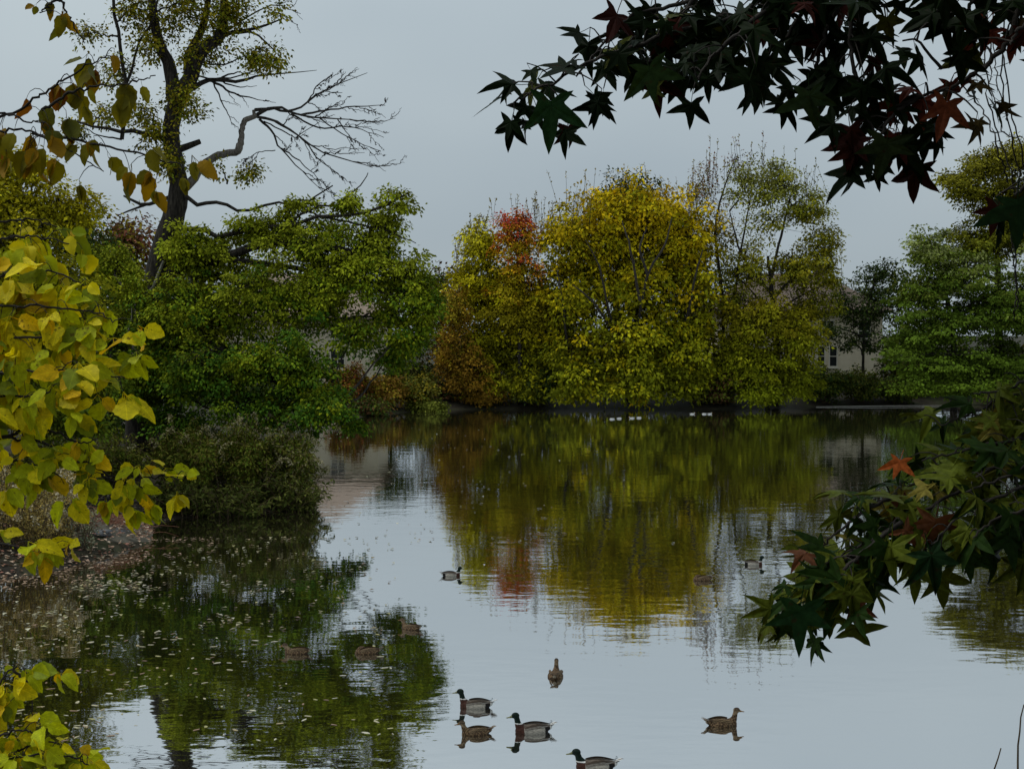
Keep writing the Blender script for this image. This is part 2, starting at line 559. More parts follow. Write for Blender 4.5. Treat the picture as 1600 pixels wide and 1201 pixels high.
def gheight(x, y):
    x = np.asarray(x, float); y = np.asarray(y, float)
    d = sdist(x, y)
    wob = 0.10 * np.sin(x * 1.7 + 1.3 * np.sin(y * 0.9)) * np.sin(y * 1.3 + x * 0.4) + 0.05 * np.sin(x * 4.1 + y * 3.3)
    near = np.clip((24 - y) / 6, 0, 1)
    near = near * near * (3 - 2 * near)
    hmax = 1.0 + 2.5 * near
    slope = 0.22 + 0.03 * near
    land = hmax * (1 - np.exp(-np.maximum(d, 0) * slope / hmax * 1.35)) + wob * np.clip(d / 2, 0, 1) * 0.8 + 0.015
    bed = np.maximum(-1.6, d * 0.28)
    return np.where(d > 0, land, bed)


gx = np.concatenate([[-2500, -900, -400, -200, -120, -80], np.arange(-60, -17, 2.0), np.arange(-17, -3, 0.35), np.arange(-3, 60, 2.0), [60, 80, 120, 200, 400, 900, 2500]])
gy = np.concatenate([[-2500, -800, -300, -100, -50], np.arange(-30, 24, 2.0), np.arange(24, 52, 0.35), np.arange(52, 130, 2.0), [130, 160, 220, 400, 900, 2500, 5000]])
GX, GY = np.meshgrid(gx, gy, indexing='ij')
GZ = gheight(GX, GY)
V = np.stack([GX, GY, GZ], -1).reshape(-1, 3)
ii, jj = np.meshgrid(np.arange(len(gx) - 1), np.arange(len(gy) - 1), indexing='ij')
q = (ii * len(gy) + jj)
fc = np.stack([q, q + len(gy), q + len(gy) + 1, q + 1], -1).reshape(-1, 4)
tag(mesh_np('ground', V, fc, GROUND, smooth=True), kind='structure')
wx0, wx1, wy0, wy1 = -24, 54, 9, 106
tag(mesh_np('water', [(wx0, wy0, 0), (wx1, wy0, 0), (wx1, wy1, 0), (wx0, wy1, 0)], [(0, 1, 2, 3)], WATER), kind='structure')


def gz(x, y):
    return float(gheight(np.array([x]), np.array([y]))[0])


def onland(px, D):
    """point on the ground straight below pixel column px at distance D"""
    p = P(px, 600, D)
    return np.array([p[0], D, gz(p[0], D)])


# ------------------------------------------------------------------ houses on the far side


def box(bm, x0, x1, y0, y1, z0, z1):
    v = [bm.verts.new(c_) for c_ in [(x0, y0, z0), (x1, y0, z0), (x1, y1, z0), (x0, y1, z0), (x0, y0, z1), (x1, y0, z1), (x1, y1, z1), (x0, y1, z1)]]
    for f in [(0, 3, 2, 1), (4, 5, 6, 7), (0, 1, 5, 4), (1, 2, 6, 5), (2, 3, 7, 6), (3, 0, 4, 7)]:
        bm.faces.new([v[i] for i in f])


def bmobj(name, bm, mat, parent):
    me = bpy.data.meshes.new(name); bm.to_mesh(me); bm.free(); me.materials.append(mat)
    return link(bpy.data.objects.new(name, me), parent)


def boxobj(name, mat, parent, *b):
    bm = bmesh.new(); box(bm, *b)
    return bmobj(name, bm, mat, parent)


def window(parent, cx, y, cz, w, h, mull=1):
    """window set in the front wall (front at y), frame proud of the wall"""
    bm = bmesh.new(); t_ = 0.09
    box(bm, cx - w / 2 - t_, cx - w / 2, y - 0.06, y + 0.04, cz - h / 2 - t_, cz + h / 2 + t_)
    box(bm, cx + w / 2, cx + w / 2 + t_, y - 0.06, y + 0.04, cz - h / 2 - t_, cz + h / 2 + t_)
    box(bm, cx - w / 2, cx + w / 2, y - 0.06, y + 0.04, cz + h / 2, cz + h / 2 + t_)
    box(bm, cx - w / 2, cx + w / 2, y - 0.06, y + 0.04, cz - h / 2 - t_, cz - h / 2)
    for k in range(mull):
        xx = cx - w / 2 + w * (k + 1) / (mull + 1)
        box(bm, xx - 0.03, xx + 0.03, y - 0.05, y + 0.03, cz - h / 2, cz + h / 2)
    box(bm, cx - w / 2, cx + w / 2, y - 0.047, y + 0.027, cz - 0.03, cz + 0.03)
    f = bmobj('window', bm, TRIM, parent)
    boxobj('pane', GLASS, f, cx - w / 2, cx + w / 2, y - 0.015, y + 0.01, cz - h / 2, cz + h / 2)
    boxobj('sill', TRIM, f, cx - w / 2 - 0.18, cx + w / 2 + 0.18, y - 0.16, y - 0.001, cz - h / 2 - t_ - 0.12, cz - h / 2 - t_ - 0.003)


def house(name, label, x, y, w, dpt, eave, ridge, roofmat, wins, chimney=True, rot=0.0):
    z = gz(x, y)
    r = empty(name, (x, y, z - 0.1)); r.rotation_euler.z = rot
    tag(r, label, 'house')
    boxobj('wall', WALL, r, -w / 2, w / 2, 0, dpt, 0, eave)
    bm = bmesh.new(); o = 0.7
    a = [bm.verts.new(c_) for c_ in [(-w / 2 - o, -o, eave - 0.02), (w / 2 + o, -o, eave - 0.02), (w / 2 + o, dpt + o, eave - 0.02), (-w / 2 - o, dpt + o, eave - 0.02)]]
    e = [bm.verts.new(c_) for c_ in [(-w / 2 - o, -o, eave + 0.2), (w / 2 + o, -o, eave + 0.2), (w / 2 + o, dpt + o, eave + 0.2), (-w / 2 - o, dpt + o, eave + 0.2)]]
    hip = min(w * 0.3, dpt * 0.45)
    t0_, t1_ = bm.verts.new((-w / 2 + hip, dpt / 2, ridge)), bm.verts.new((w / 2 - hip, dpt / 2, ridge))
    for f in [(a[3], a[2], a[1], a[0]), (e[0], e[1], t1_, t0_), (e[1], e[2], t1_), (e[2], e[3], t0_, t1_), (e[3], e[0], t0_)]:
        bm.faces.new(f)
    for k in range(4):
        bm.faces.new((a[k], a[(k + 1) % 4], e[(k + 1) % 4], e[k]))
    rf = bmobj('roof', bm, roofmat, r)
    boxobj('gutter', roofmat, rf, -w / 2 - o, w / 2 + o, -o - 0.13, -o - 0.004, eave + 0.05, eave + 0.19)
    if chimney: boxobj('chimney', ROOF_P, rf, w * 0.18, w * 0.18 + 0.9, dpt * 0.55, dpt * 0.55 + 0.9, eave + 1.0, ridge + 0.9)
    for (cx, cz, ww, hh, m_) in wins:
        window(r, cx, 0, cz, ww, hh, m_)
    return r


hx = (P(1250, 500, 116))[0]
house('house', 'beige two storey house with brown roof behind the bare tall tree', hx, 116, 13.6, 10, 5.9, 9.3, ROOF_B,
      [(1.75, 2.3, 0.55, 1.6, 0), (2.75, 2.3, 0.55, 1.6, 0), (5.3, 4.4, 0.9, 1.2, 1), (-5.4, 2.2, 1.0, 1.6, 1), (-3.2, 2.2, 1.0, 1.6, 1), (-5.0, 4.6, 1.1, 1.2, 1), (-1.2, 4.6, 1.1, 1.2, 1), (2.2, 4.6, 1.1, 1.2, 1), (-0.8, 2.2, 1.0, 1.6, 1)])
hx = (P(462, 500, 108))[0]
house('house', 'pale house with tan roof glimpsed through the green leaning tree', hx, 108, 12.5, 9, 5.3, 9.0, ROOF_P,
      [(3.2, 2.3, 1.0, 1.4, 1), (0.6, 2.3, 1.0, 1.4, 1), (-2.5, 2.3, 1.0, 1.4, 1), (3.2, 4.4, 1.0, 1.0, 1), (-4.8, 2.3, 1.0, 1.4, 1)], chimney=False)

rng = np.random.default_rng(101)
# ------------------------------------------------------------------ trees along the far shore
Yl = (0.36, 0.235, 0.012); Ol = (0.20, 0.155, 0.012); Gr = (0.085, 0.10, 0.012); Dg = (0.035, 0.060, 0.012); Or = (0.50, 0.16, 0.015); Rd = (0.50, 0.05, 0.03)
Rust = (0.20, 0.06, 0.015); Brn = (0.10, 0.05, 0.02)


def zz(py, D):
    return P(800, py, D)[2]


D = 97
b = onland(985, D)
dome = make_tree('dome_tree', 'big rounded golden yellow tree in the middle of the far shore', b, [b, P(985, 560, D), P(985, 470, D)],
          [lobe(985, 330, 112, 58, D), lobe(905, 378, 85, 62, D), lobe(1060, 375, 72, 75, D), lobe(985, 430, 135, 90, D, 100), lobe(888, 470, 62, 80, D - 1), lobe(1085, 470, 60, 90, D),
           lobe(1000, 530, 115, 75, D - 2, 70), lobe(895, 560, 58, 62, D - 2), lobe(1070, 550, 60, 70, D - 1), lobe(985, 592, 90, 40, D - 3), lobe(1075, 592, 48, 38, D - 2), lobe(900, 600, 48, 28, D - 3)],
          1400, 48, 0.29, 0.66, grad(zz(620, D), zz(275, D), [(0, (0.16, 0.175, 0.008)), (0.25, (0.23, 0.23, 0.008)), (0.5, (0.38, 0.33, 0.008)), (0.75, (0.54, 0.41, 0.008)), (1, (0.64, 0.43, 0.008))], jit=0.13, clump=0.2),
          trunks=[([P(985, 600, D), P(935, 440, D), P(900, 370, D)], 0.14, 0.05), ([P(985, 580, D), P(1040, 450, D), P(1075, 350, D)], 0.14, 0.05), ([P(985, 600, D), P(1000, 400, D), P(990, 300, D)], 0.12, 0.04)]
          + [([P(a_[0], a_[1], D - a_[2]) for a_ in l_], 0.085, 0.03) for l_ in ([(985, 580, 1), (950, 480, 3), (938, 420, 4), (915, 375, 4)], [(995, 520, 2), (1012, 430, 4.2), (1038, 385, 4.4), (1050, 340, 3.6)], [(960, 520, 2), (925, 470, 4), (895, 445, 4)], [(1060, 560, 1), (1085, 440, 3.2), (1098, 390, 3)], [(1000, 470, 4), (985, 390, 4.4), (972, 345, 3.6)], [(1012, 430, 4.2), (1000, 390, 4.6), (1010, 355, 4)], [(890, 580, 1), (880, 480, 3), (870, 420, 2.6)])], r0=0.26, droop=0.4)


def shoots(root, spots, D, n, l0, l1, cols, per=7):
    """upright young shoots that break the outline of a crown"""
    tb = Tubes(); lv = Leaves(); base = np.array(root.location)
    for k in range(n):
        px, py, sx, sy = spots[int(rng.integers(0, len(spots)))]
        p0 = P(px + rng.normal(0, sx), py + rng.normal(0, sy), D + rng.normal(0, 1.2))
        h = rng.uniform(l0, l1); dv = np.array([rng.normal(0, 0.16), rng.normal(0, 0.16), 1.0])
        pth = smooth_path([p0 - dv * h * 1.1, p0 + dv * h * 0.2 + rng.normal(0, .03, 3), p0 + dv * h * 0.6], 6)
        tb.add(pth, [0.016, 0.006], 3)
        m = per; tt = rng.uniform(0.1, 1, m)
        pp = np.stack([np.interp(tt * 5, np.arange(6), pth[:, i]) for i in range(3)], -1)
        L = rng.uniform(0.12, 0.22, m); cc = np.array(cols)
        lv.add(pp, rng.normal(0, .6, (m, 3)) + np.array([0, 0, .5]), rng.normal(0, 1, (m, 3)), L, L * .55, cc[rng.choice(len(cc), m)] * rng.uniform(.8, 1.2, (m, 1)))
    tb.build('shoots', DARKBARK, root, base)['kind'] = 'stuff'; lv.build('shoot_leaves', FOL, root, base)


shoots(dome, [(985, 285, 45, 8), (920, 325, 28, 8), (1050, 310, 25, 10), (880, 350, 22, 12)], D, 90, 0.8, 1.9, [(0.40, 0.27, 0.012), (0.25, 0.2, 0.012)])
D = 104
b = onland(960, D)
make_tree('background_tree', 'dark green tree peeking over the golden dome tree', b, [b, P(965, 450, D), P(965, 330, D)],
          [lobe(965, 300, 42, 28, D), lobe(1005, 296, 40, 24, D), lobe(970, 370, 60, 50, D)], 130, 44, 0.25, 0.7, pal([Dg, Gr, (0.07, 0.08, 0.015)]))
D = 98
b = onland(770, D)
ygt = make_tree('yellow_green_tree', 'yellow green tree standing left of the red topped maple', b, [b, P(770, 560, D), P(765, 430, D)],
          [lobe(750, 380, 38, 46, D), lobe(736, 440, 36, 60, D), lobe(780, 460, 60, 60, D), lobe(762, 535, 58, 60, D), lobe(822, 545, 52, 66, D), lobe(765, 600, 52, 32, D - 2), lobe(822, 600, 46, 32, D - 2), lobe(850, 500, 40, 60, D)],
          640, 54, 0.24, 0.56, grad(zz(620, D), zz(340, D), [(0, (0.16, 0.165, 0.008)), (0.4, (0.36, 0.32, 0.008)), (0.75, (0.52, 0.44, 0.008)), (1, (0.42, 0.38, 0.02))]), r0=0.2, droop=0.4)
shoots(ygt, [(750, 345, 20, 10), (722, 400, 8, 25), (800, 326, 22, 8), (845, 330, 12, 8)], D, 36, 0.7, 1.5, [(0.30, 0.24, 0.02), (0.16, 0.11, 0.03)], per=9)
D = 96.5
b = onland(812, D)
make_tree('red_maple', 'maple with a bright red top fading to orange', b, [b, P(812, 560, D), P(808, 400, D)],
          [lobe(795, 350, 20, 22, D), lobe(820, 350, 18, 24, D), lobe(808, 382, 34, 32, D), lobe(814, 430, 46, 44, D), lobe(838, 490, 46, 50, D), lobe(790, 480, 40, 50, D)],
          330, 54, 0.21, 0.52, grad(zz(500, D), zz(335, D), [(0, (0.28, 0.24, 0.010)), (0.45, (0.40, 0.30, 0.010)), (0.62, (0.55, 0.30, 0.012)), (0.8, (0.62, 0.24, 0.02)), (0.92, (0.62, 0.15, 0.03)), (1, (0.56, 0.08, 0.04))], jit=0.14, clump=0.16), r0=0.16)
D = 95.5
b = onland(722, D)
make_tree('rusty_tree', 'small rust brown tree at the left end of the far shore trees', b, [b, P(720, 560, D), P(716, 490, D)],
          [lobe(710, 478, 24, 44, D), lobe(712, 545, 34, 46, D), lobe(735, 590, 48, 42, D), lobe(760, 610, 40, 24, D)], 300, 48, 0.2, 0.5,
          grad(zz(620, D), zz(440, D), [(0, (0.15, 0.085, 0.010)), (0.5, (0.26, 0.13, 0.012)), (1, (0.30, 0.23, 0.015))], jit=0.25, clump=0.35), r0=0.13)
# bare-topped tall trees with several thin stems
D = 98
b = onland(1128, D)
ttt = make_tree('thin_tall_tree', 'tall thin nearly bare tree between the golden dome and the airy tree', b, [b, P(1130, 480, D), P(1118, 350, D), P(1150, 240, D)],
          [lobe(1098, 295, 34, 46, D, w=1.0), lobe(1150, 255, 26, 30, D, w=0.5), lobe(1125, 360, 44, 55, D, w=0.8), lobe(1130, 480, 46, 60, D, w=0.7), lobe(1130, 575, 50, 55, D, w=2.2)], 330, 17, 0.18, 0.55,
          grad(zz(620, D), zz(240, D), [(0, (0.08, 0.07, 0.012)), (0.5, (0.15, 0.14, 0.015)), (0.8, (0.20, 0.17, 0.03)), (1, (0.2, 0.1, 0.07))]),
          trunks=[([P(1140, 610, D), P(1150, 440, D), P(1175, 300, D)], 0.10, 0.03), ([P(1120, 610, D), P(1105, 430, D), P(1085, 300, D)], 0.09, 0.03)], r0=0.12, r1=0.02, limb_r=0.05)
shoots(ttt, [(1150, 240, 18, 10), (1110, 275, 14, 14), (1085, 290, 10, 12)], D, 36, 0.8, 1.8, [(0.26, 0.14, 0.10), (0.28, 0.24, 0.06)], per=12)
D = 97.5
b = onland(1212, D)
ayt = make_tree('airy_tree', 'airy olive tree with dark spreading limbs and gaps of sky', b, [b, P(1214, 540, D), P(1206, 460, D), P(1200, 400, D)],
          [lobe(1165, 285, 38, 40, D, w=0.8), lobe(1215, 280, 50, 42, D, w=1.2), lobe(1258, 320, 42, 40, D, w=1.2), lobe(1200, 350, 55, 40, D, w=0.5), lobe(1288, 375, 36, 38, D, w=1.2), lobe(1165, 420, 58, 46, D, w=0.9), lobe(1245, 420, 72, 46, D, w=1.2), lobe(1280, 470, 46, 34, D, w=1.0), lobe(1160, 470, 50, 30, D, w=0.7), lobe(1292, 425, 30, 34, D, w=0.9)],
          600, 36, 0.2, 0.5, grad(zz(470, D), zz(240, D), [(0, (0.16, 0.17, 0.012)), (0.35, (0.32, 0.27, 0.015)), (0.6, (0.22, 0.235, 0.015)), (1, (0.32, 0.32, 0.08))]),
          trunks=[([P(1206, 470, D), P(1250, 420, D), P(1290, 370, D)], 0.10, 0.03), ([P(1206, 460, D), P(1160, 400, D), P(1140, 330, D)], 0.09, 0.03), ([P(1203, 440, D), P(1225, 350, D), P(1240, 290, D)], 0.09, 0.03),
                  ([P(1210, 500, D), P(1170, 450, D), P(1140, 420, D)], 0.07, 0.02), ([P(1210, 490, D), P(1255, 460, D), P(1300, 440, D)], 0.07, 0.02)], r0=0.22, r1=0.09, limb_r=0.06)
shoots(ayt, [(1200, 250, 25, 8), (1262, 285, 14, 8), (1305, 390, 8, 15)], D, 34, 0.7, 1.5, [(0.2, 0.18, 0.04)])
D = 95.5
b = onland(1200, D)
make_tree('shoreline_tree', 'low yellow green tree hanging over water below the airy tree', b, [b, P(1200, 590, D), P(1205, 540, D)],
          [lobe(1195, 500, 74, 44, D), lobe(1248, 520, 46, 56, D), lobe(1180, 570, 64, 48, D), lobe(1235, 590, 52, 38, D), lobe(1140, 560, 36, 50, D), lobe(1200, 612, 60, 18, D - 1)],
          540, 50, 0.23, 0.5, grad(zz(620, D), zz(460, D), [(0, (0.18, 0.21, 0.008)), (0.5, (0.23, 0.23, 0.008)), (1, (0.24, 0.20, 0.010))]), r0=0.14, droop=0.4)
D = 103
b = onland(1350, D)
make_tree('slender_tree', 'small dark slender tree in front of the beige house wall', b, [b, P(1350, 520, D), P(1368, 430, D)],
          [lobe(1372, 428, 34, 28, D), lobe(1368, 475, 40, 38, D), lobe(1362, 530, 26, 36, D, w=0.7), lobe(1318, 470, 26, 38, D, w=1.0), lobe(1300, 520, 18, 30, D, w=0.8), lobe(1345, 500, 22, 26, D, w=0.8), lobe(1330, 540, 14, 36, D, w=0.6)], 190, 36, 0.2, 0.5, pal([Dg, (0.03, 0.05, 0.015), (0.06, 0.08, 0.015)]), r0=0.1)
D = 94
b = onland(1490, D)
make_tree('layered_tree', 'deep green tree with level branch layers on the right shore', b, [b, P(1490, 540, D), P(1470, 420, D)],
          [lobe(1452, 390, 48, 48, D), lobe(1500, 430, 80, 50, D), lobe(1440, 465, 56, 34, D), lobe(1500, 500, 105, 38, D), lobe(1430, 530, 64, 30, D), lobe(1560, 480, 75, 70, D), lobe(1480, 565, 115, 32, D - 1), lobe(1440, 600, 75, 20, D - 2), lobe(1560, 570, 70, 50, D), lobe(1620, 470, 60, 90, D), lobe(1520, 605, 90, 22, D - 2)],
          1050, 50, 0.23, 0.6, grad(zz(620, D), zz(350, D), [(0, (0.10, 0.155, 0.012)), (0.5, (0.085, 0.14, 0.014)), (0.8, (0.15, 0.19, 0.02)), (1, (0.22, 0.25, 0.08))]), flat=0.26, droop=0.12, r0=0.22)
D = 105
b = onland(1560, D)
tot = make_tree('tall_olive_tree', 'tall olive tree rising above the layered green tree', b, [b, P(1560, 450, D), P(1555, 340, D)],
          [lobe(1500, 288, 42, 34, D), lobe(1540, 258, 48, 36, D), lobe(1592, 245, 48, 42, D), lobe(1570, 300, 65, 38, D), lobe(1620, 330, 50, 60, D), lobe(1530, 380, 80, 40, D, w=1.0), lobe(1585, 355, 55, 45, D, w=1.0), lobe(1545, 330, 40, 24, D, w=.5), lobe(1680, 300, 80, 80, D)],
          760, 50, 0.25, 0.62, grad(zz(420, D), zz(220, D), [(0, (0.13, 0.145, 0.012)), (0.5, (0.20, 0.19, 0.012)), (1, (0.22, 0.20, 0.02))]), r0=0.28)
D = 98
b = onland(1720, D)
make_tree('shore_oak', 'broad olive green oak on the far right shore', b, [b, P(1720, 500, D), P(1720, 420, D)],
          [lobe(1700, 400, 90, 90, D), lobe(1740, 520, 110, 80, D)], 260, 46, 0.3, 0.9, pal([Gr, Dg, Ol]), r0=0.28)

# undergrowth behind the first row of far trees
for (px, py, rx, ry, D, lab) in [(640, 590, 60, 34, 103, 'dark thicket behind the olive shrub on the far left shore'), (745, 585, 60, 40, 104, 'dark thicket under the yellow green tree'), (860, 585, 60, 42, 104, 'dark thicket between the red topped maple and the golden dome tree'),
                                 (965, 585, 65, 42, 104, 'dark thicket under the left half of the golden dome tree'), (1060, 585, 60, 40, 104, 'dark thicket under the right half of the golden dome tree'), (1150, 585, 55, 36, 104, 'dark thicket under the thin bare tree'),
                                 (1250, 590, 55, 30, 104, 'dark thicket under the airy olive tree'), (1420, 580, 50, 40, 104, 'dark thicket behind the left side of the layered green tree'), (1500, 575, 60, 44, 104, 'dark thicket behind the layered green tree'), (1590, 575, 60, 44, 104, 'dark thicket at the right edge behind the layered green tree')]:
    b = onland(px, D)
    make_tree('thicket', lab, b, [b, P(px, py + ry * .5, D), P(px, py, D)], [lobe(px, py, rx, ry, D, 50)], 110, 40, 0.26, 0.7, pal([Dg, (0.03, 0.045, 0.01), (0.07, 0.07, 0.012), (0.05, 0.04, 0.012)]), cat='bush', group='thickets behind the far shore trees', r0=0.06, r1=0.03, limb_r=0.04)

# trees beyond the houses
bgspec = [(610, 450, 62, 30, 128, 'leafy green tree rising behind the tan roofed house', [Gr, Dg]), (690, 445, 34, 36, 135, 'brown misty tree filling the gap left of the yellow trees', [Brn, (0.12, 0.075, 0.04), Ol]),
          (400, 430, 75, 45, 132, 'olive tree behind the roof of the tan roofed house', [Gr, Ol]), (1330, 455, 60, 30, 140, 'grey green tree rising behind the beige house roof', [Gr, (0.07, 0.08, 0.03)]),
          (1120, 440, 70, 50, 142, 'dull green tree left of the beige house roof', [Gr, Dg]), (1420, 445, 50, 45, 135, 'leafy tree right of the beige house', [Gr, Dg]),
          (205, 372, 48, 40, 90, 'hazy reddish autumn tree just left of the old trunk', [(0.20, 0.07, 0.04), (0.16, 0.09, 0.04), Ol]), (300, 420, 70, 60, 92, 'yellowish tree showing behind the old trunk', [Ol, Gr]),
          (80, 380, 90, 70, 95, 'tall green tree behind the left bank', [Gr, Ol]), (850, 470, 90, 50, 135, 'green tree deep behind the yellow trees', [Gr, Dg])]
for (px, py, rx, ry, D, lab, cols) in bgspec:
    b = onland(px, D)
    make_tree('background_tree', lab, b, [b, P(px, 560, D), P(px, py + ry * 0.5, D)],
              [lobe(px, py, rx, ry, D), lobe(px - rx * 0.2, py + ry * 1.3, rx * 1.1, ry, D), lobe(px + rx * 0.2, py + ry * 2.6, rx, ry * 1.1, D)],
              130, 34, 0.34, 1.0, pal(cols), r0=0.2, twig_r=0.015)

# shrubs along the far waterline
shr = [(600, 610, 40, 26, 91, 'brownish orange shrub at the far waterline beside the green leaning tree', [(0.17, 0.085, 0.015), (0.20, 0.11, 0.015), Ol]),
       (650, 608, 38, 28, 93, 'olive shrub between the orange shrub and the rust brown tree', [Ol, Gr, (0.12, 0.11, 0.02)]),
       (668, 633, 32, 7, 92, 'flat bright green shrub spilling onto the far water', [(0.14, 0.15, 0.02), Gr]),
       (578, 634, 34, 14, 87, 'low dark shrub at the far left waterline where the bank begins', [Dg, Gr, Brn]),
       (545, 600, 34, 30, 90, 'reddish brown shrub under the pale house window', [Brn, Rust, Ol]),
       (840, 600, 40, 30, 96, 'dark green shrub under the red topped maple', [Dg, Gr]),
       (1120, 600, 45, 34, 96, 'dull brown green shrub right of the golden dome tree', [Gr, Brn]),
       (1290, 598, 40, 26, 99, 'low green shrub in front of the house windows', [Gr, Dg]),
       (1345, 598, 42, 26, 100, 'bushy green shrub below the slender dark tree', [Gr, Dg, (0.10, 0.10, 0.02)]),
       (1400, 606, 34, 20, 100, 'low dark shrub left of the layered green tree', [Dg, Gr]),
       (1575, 606, 60, 24, 99, 'low dark shrub below the layered green tree at right', [Dg, Gr]),
       (700, 605, 28, 26, 97, 'small dark brown shrub at the foot of the rust brown tree', [Brn, Dg])]
for (px, py, rx, ry, D, lab, cols) in shr:
    b = onland(px, D); b[2] = max(b[2], 0.0)
    r = empty('shrub', b); tag(r, lab, 'shrub', 'shrubs along the far waterline')
    tb = Tubes(); lv = Leaves()
    for k in range(6):
        e = P(px + rng.uniform(-rx, rx) * 0.7, py + rng.uniform(-ry, ry) * 0.6, D)
        tb.add(smooth_path([b + np.array([rng.uniform(-.3, .3), rng.uniform(-.3, .3), 0]), (b + e) / 2 + rng.normal(0, 0.12, 3), e], 6), [0.03, 0.01], 4)
    fill_lobes(lv, None, [lobe(px, py, rx, ry, D, 40)], int(24 + rx * ry / 13), 44, 0.2, 0.45, pal(cols))
    tb.build('stem', STEM, r, b)['kind'] = 'stuff'; lv.build('foliage', FOL, r, b)

rng = np.random.default_rng(102)
# ------------------------------------------------------------------ left bank: the old half-dead tree
OD = 47.0
ob = onland(222, OD)
old = empty('old_tree', ob)
tag(old, 'huge old half dead tree with dark ridged trunk leaning on the left bank', 'tree')
tb = Tubes()


def PD(l, D=OD):
    return [P(a, b_, D + (c_[0] if c_ else 0)) for a, b_, *c_ in l]


def px2m(w, D=OD):
    return w / F * D / 2


main = smooth_path([ob + np.array([0, 0, -0.3])] + PD([(222, 640), (228, 560), (242, 470), (254, 400), (272, 335), (280, 290), (267, 215), (276, 160)]), 34, 0.015)
tb.add(main, [px2m(w) for w in (62, 52, 46, 43, 41, 37, 32, 28, 26, 26)], 12)
tb.add(smooth_path(PD([(276, 165), (262, 100, 0.3), (242, 40, 0.4), (236, -40, 0.5)]), 12, 0.03), [px2m(24), px2m(10)], 8)
tb.add(smooth_path(PD([(276, 165), (298, 125), (312, 85, -0.3), (345, 50, -0.4), (352, -40, -0.4)]), 14, 0.03), [px2m(28), px2m(22), px2m(10)], 8)
tb.add(smooth_path(PD([(298, 125), (296, 85, 0.4), (318, 35, 0.6), (330, -30, 0.6)]), 10, 0.03), [px2m(18), px2m(8)], 7)
tb.add(smooth_path(PD([(312, 85), (345, 55), (400, 45), (440, 30)]), 10, 0.03), [px2m(10), px2m(2)], 5)
tb.add(smooth_path(PD([(312, 85), (340, 60), (370, 52), (400, 55), (430, 80)]), 10, 0.03), [px2m(8), px2m(2)], 5)
tb.add(smooth_path(PD([(190, 218), (198, 130), (182, 50), (175, -30)]), 10, 0.03), [px2m(7), px2m(5)], 5)
tb.add(smooth_path(PD([(268, 225), (235, 210), (190, 205), (120, 190)]), 10, 0.03), [px2m(12), px2m(3)], 5)
tb.add(smooth_path(PD([(198, 130), (215, 80), (240, 30), (250, -20)]), 8, 0.03), [px2m(5), px2m(3)], 4)
tb.add(smooth_path(PD([(276, 235), (295, 228), (313, 221)]), 5), [px2m(12), px2m(8)], 6)
tb.add(smooth_path(PD([(272, 305), (228, 320), (205, 312), (193, 306)]), 8), [px2m(7), px2m(3)], 5)
tb.add(smooth_path(PD([(228, 320), (200, 330), (184, 337)]), 5), [px2m(4), px2m(1.5)], 4)
# long living limbs that reach out over the water
limb_ends = []
for pts, w0 in [([(256, 430, 0), (300, 413, -0.5), (345, 405, -1), (420, 380, -1.5), (520, 385, -2), (610, 410, -2.5)], 20),
                ([(300, 432, 0), (345, 430, -0.6), (430, 470, -1.4), (520, 500, -2)], 14), ([(262, 370, 0), (310, 352, -.6), (345, 372, -1), (400, 352, -1.4), (440, 355, -1.6), (500, 338, -2), (560, 335, -2.2), (600, 318, -2.4), (640, 300, -2.6)], 9),
                ([(240, 490, 0), (310, 520, -1), (400, 580, -2), (480, 620, -3), (545, 655, -3.6)], 16), ([(236, 520, 0), (210, 480, 1), (180, 430, 2)], 12),
                ([(345, 405, -1), (470, 420, -1.6), (590, 455, -2.4), (660, 470, -2.8)], 10), ([(232, 560, 0), (270, 600, -1), (330, 640, -2)], 10), ([(230, 560, 0), (190, 600, 1), (170, 640, 1.2)], 10),
                ([(280, 300, 0), (310, 320, -0.6), (345, 316, -1), (380, 330, -1), (430, 318, -1.2), (470, 322, -1.4), (520, 290, -1.6)], 7), ([(440, 355, -1.6), (490, 325, -1.8), (530, 318, -2), (560, 290, -2.2), (575, 270, -2.2)], 4), ([(500, 338, -2), (560, 350, -2.2), (610, 362, -2.4), (650, 380, -2.6)], 4), ([(470, 322, -1.4), (510, 340, -1.7), (545, 330, -1.8), (590, 345, -2)], 3)]:
    pth = smooth_path(PD(pts), 14, 0.03)
    tb.add(pth, [px2m(w0), px2m(w0 * 0.3)], 7)
    limb_ends.append(pth[3:])
limb_ends = np.concatenate(limb_ends)
low = [lobe(330, 395, 75, 50, 46.5), lobe(420, 360, 80, 42, 46), lobe(500, 385, 70, 60, 45.5), lobe(580, 395, 64, 50, 45), lobe(640, 440, 56, 52, 44.5), lobe(665, 475, 30, 40, 44.5), lobe(618, 315, 28, 26, 44.6), lobe(595, 350, 40, 30, 45), lobe(545, 318, 32, 18, 45),
       lobe(470, 318, 40, 16, 45.5), lobe(300, 480, 80, 70, 45.5), lobe(410, 460, 90, 75, 45), lobe(490, 470, 50, 60, 45), lobe(640, 520, 40, 44, 44.5), lobe(560, 430, 56, 40, 44.5), lobe(555, 522, 50, 34, 44.6), lobe(610, 560, 34, 24, 44.8), lobe(520, 450, 40, 50, 45), lobe(600, 490, 30, 26, 44.8), lobe(350, 570, 120, 70, 44.5), lobe(465, 575, 70, 70, 44), lobe(500, 635, 62, 42, 43.3), lobe(545, 658, 28, 20, 43.2),
       lobe(225, 610, 70, 55, 46), lobe(180, 420, 50, 50, 50), lobe(190, 520, 60, 70, 50), lobe(400, 640, 90, 36, 44), lobe(280, 660, 70, 30, 45), lobe(285, 385, 34, 40, 46), lobe(255, 500, 50, 60, 45.6), lobe(215, 460, 30, 40, 45.8, w=.7), lobe(240, 570, 60, 50, 45.6)]
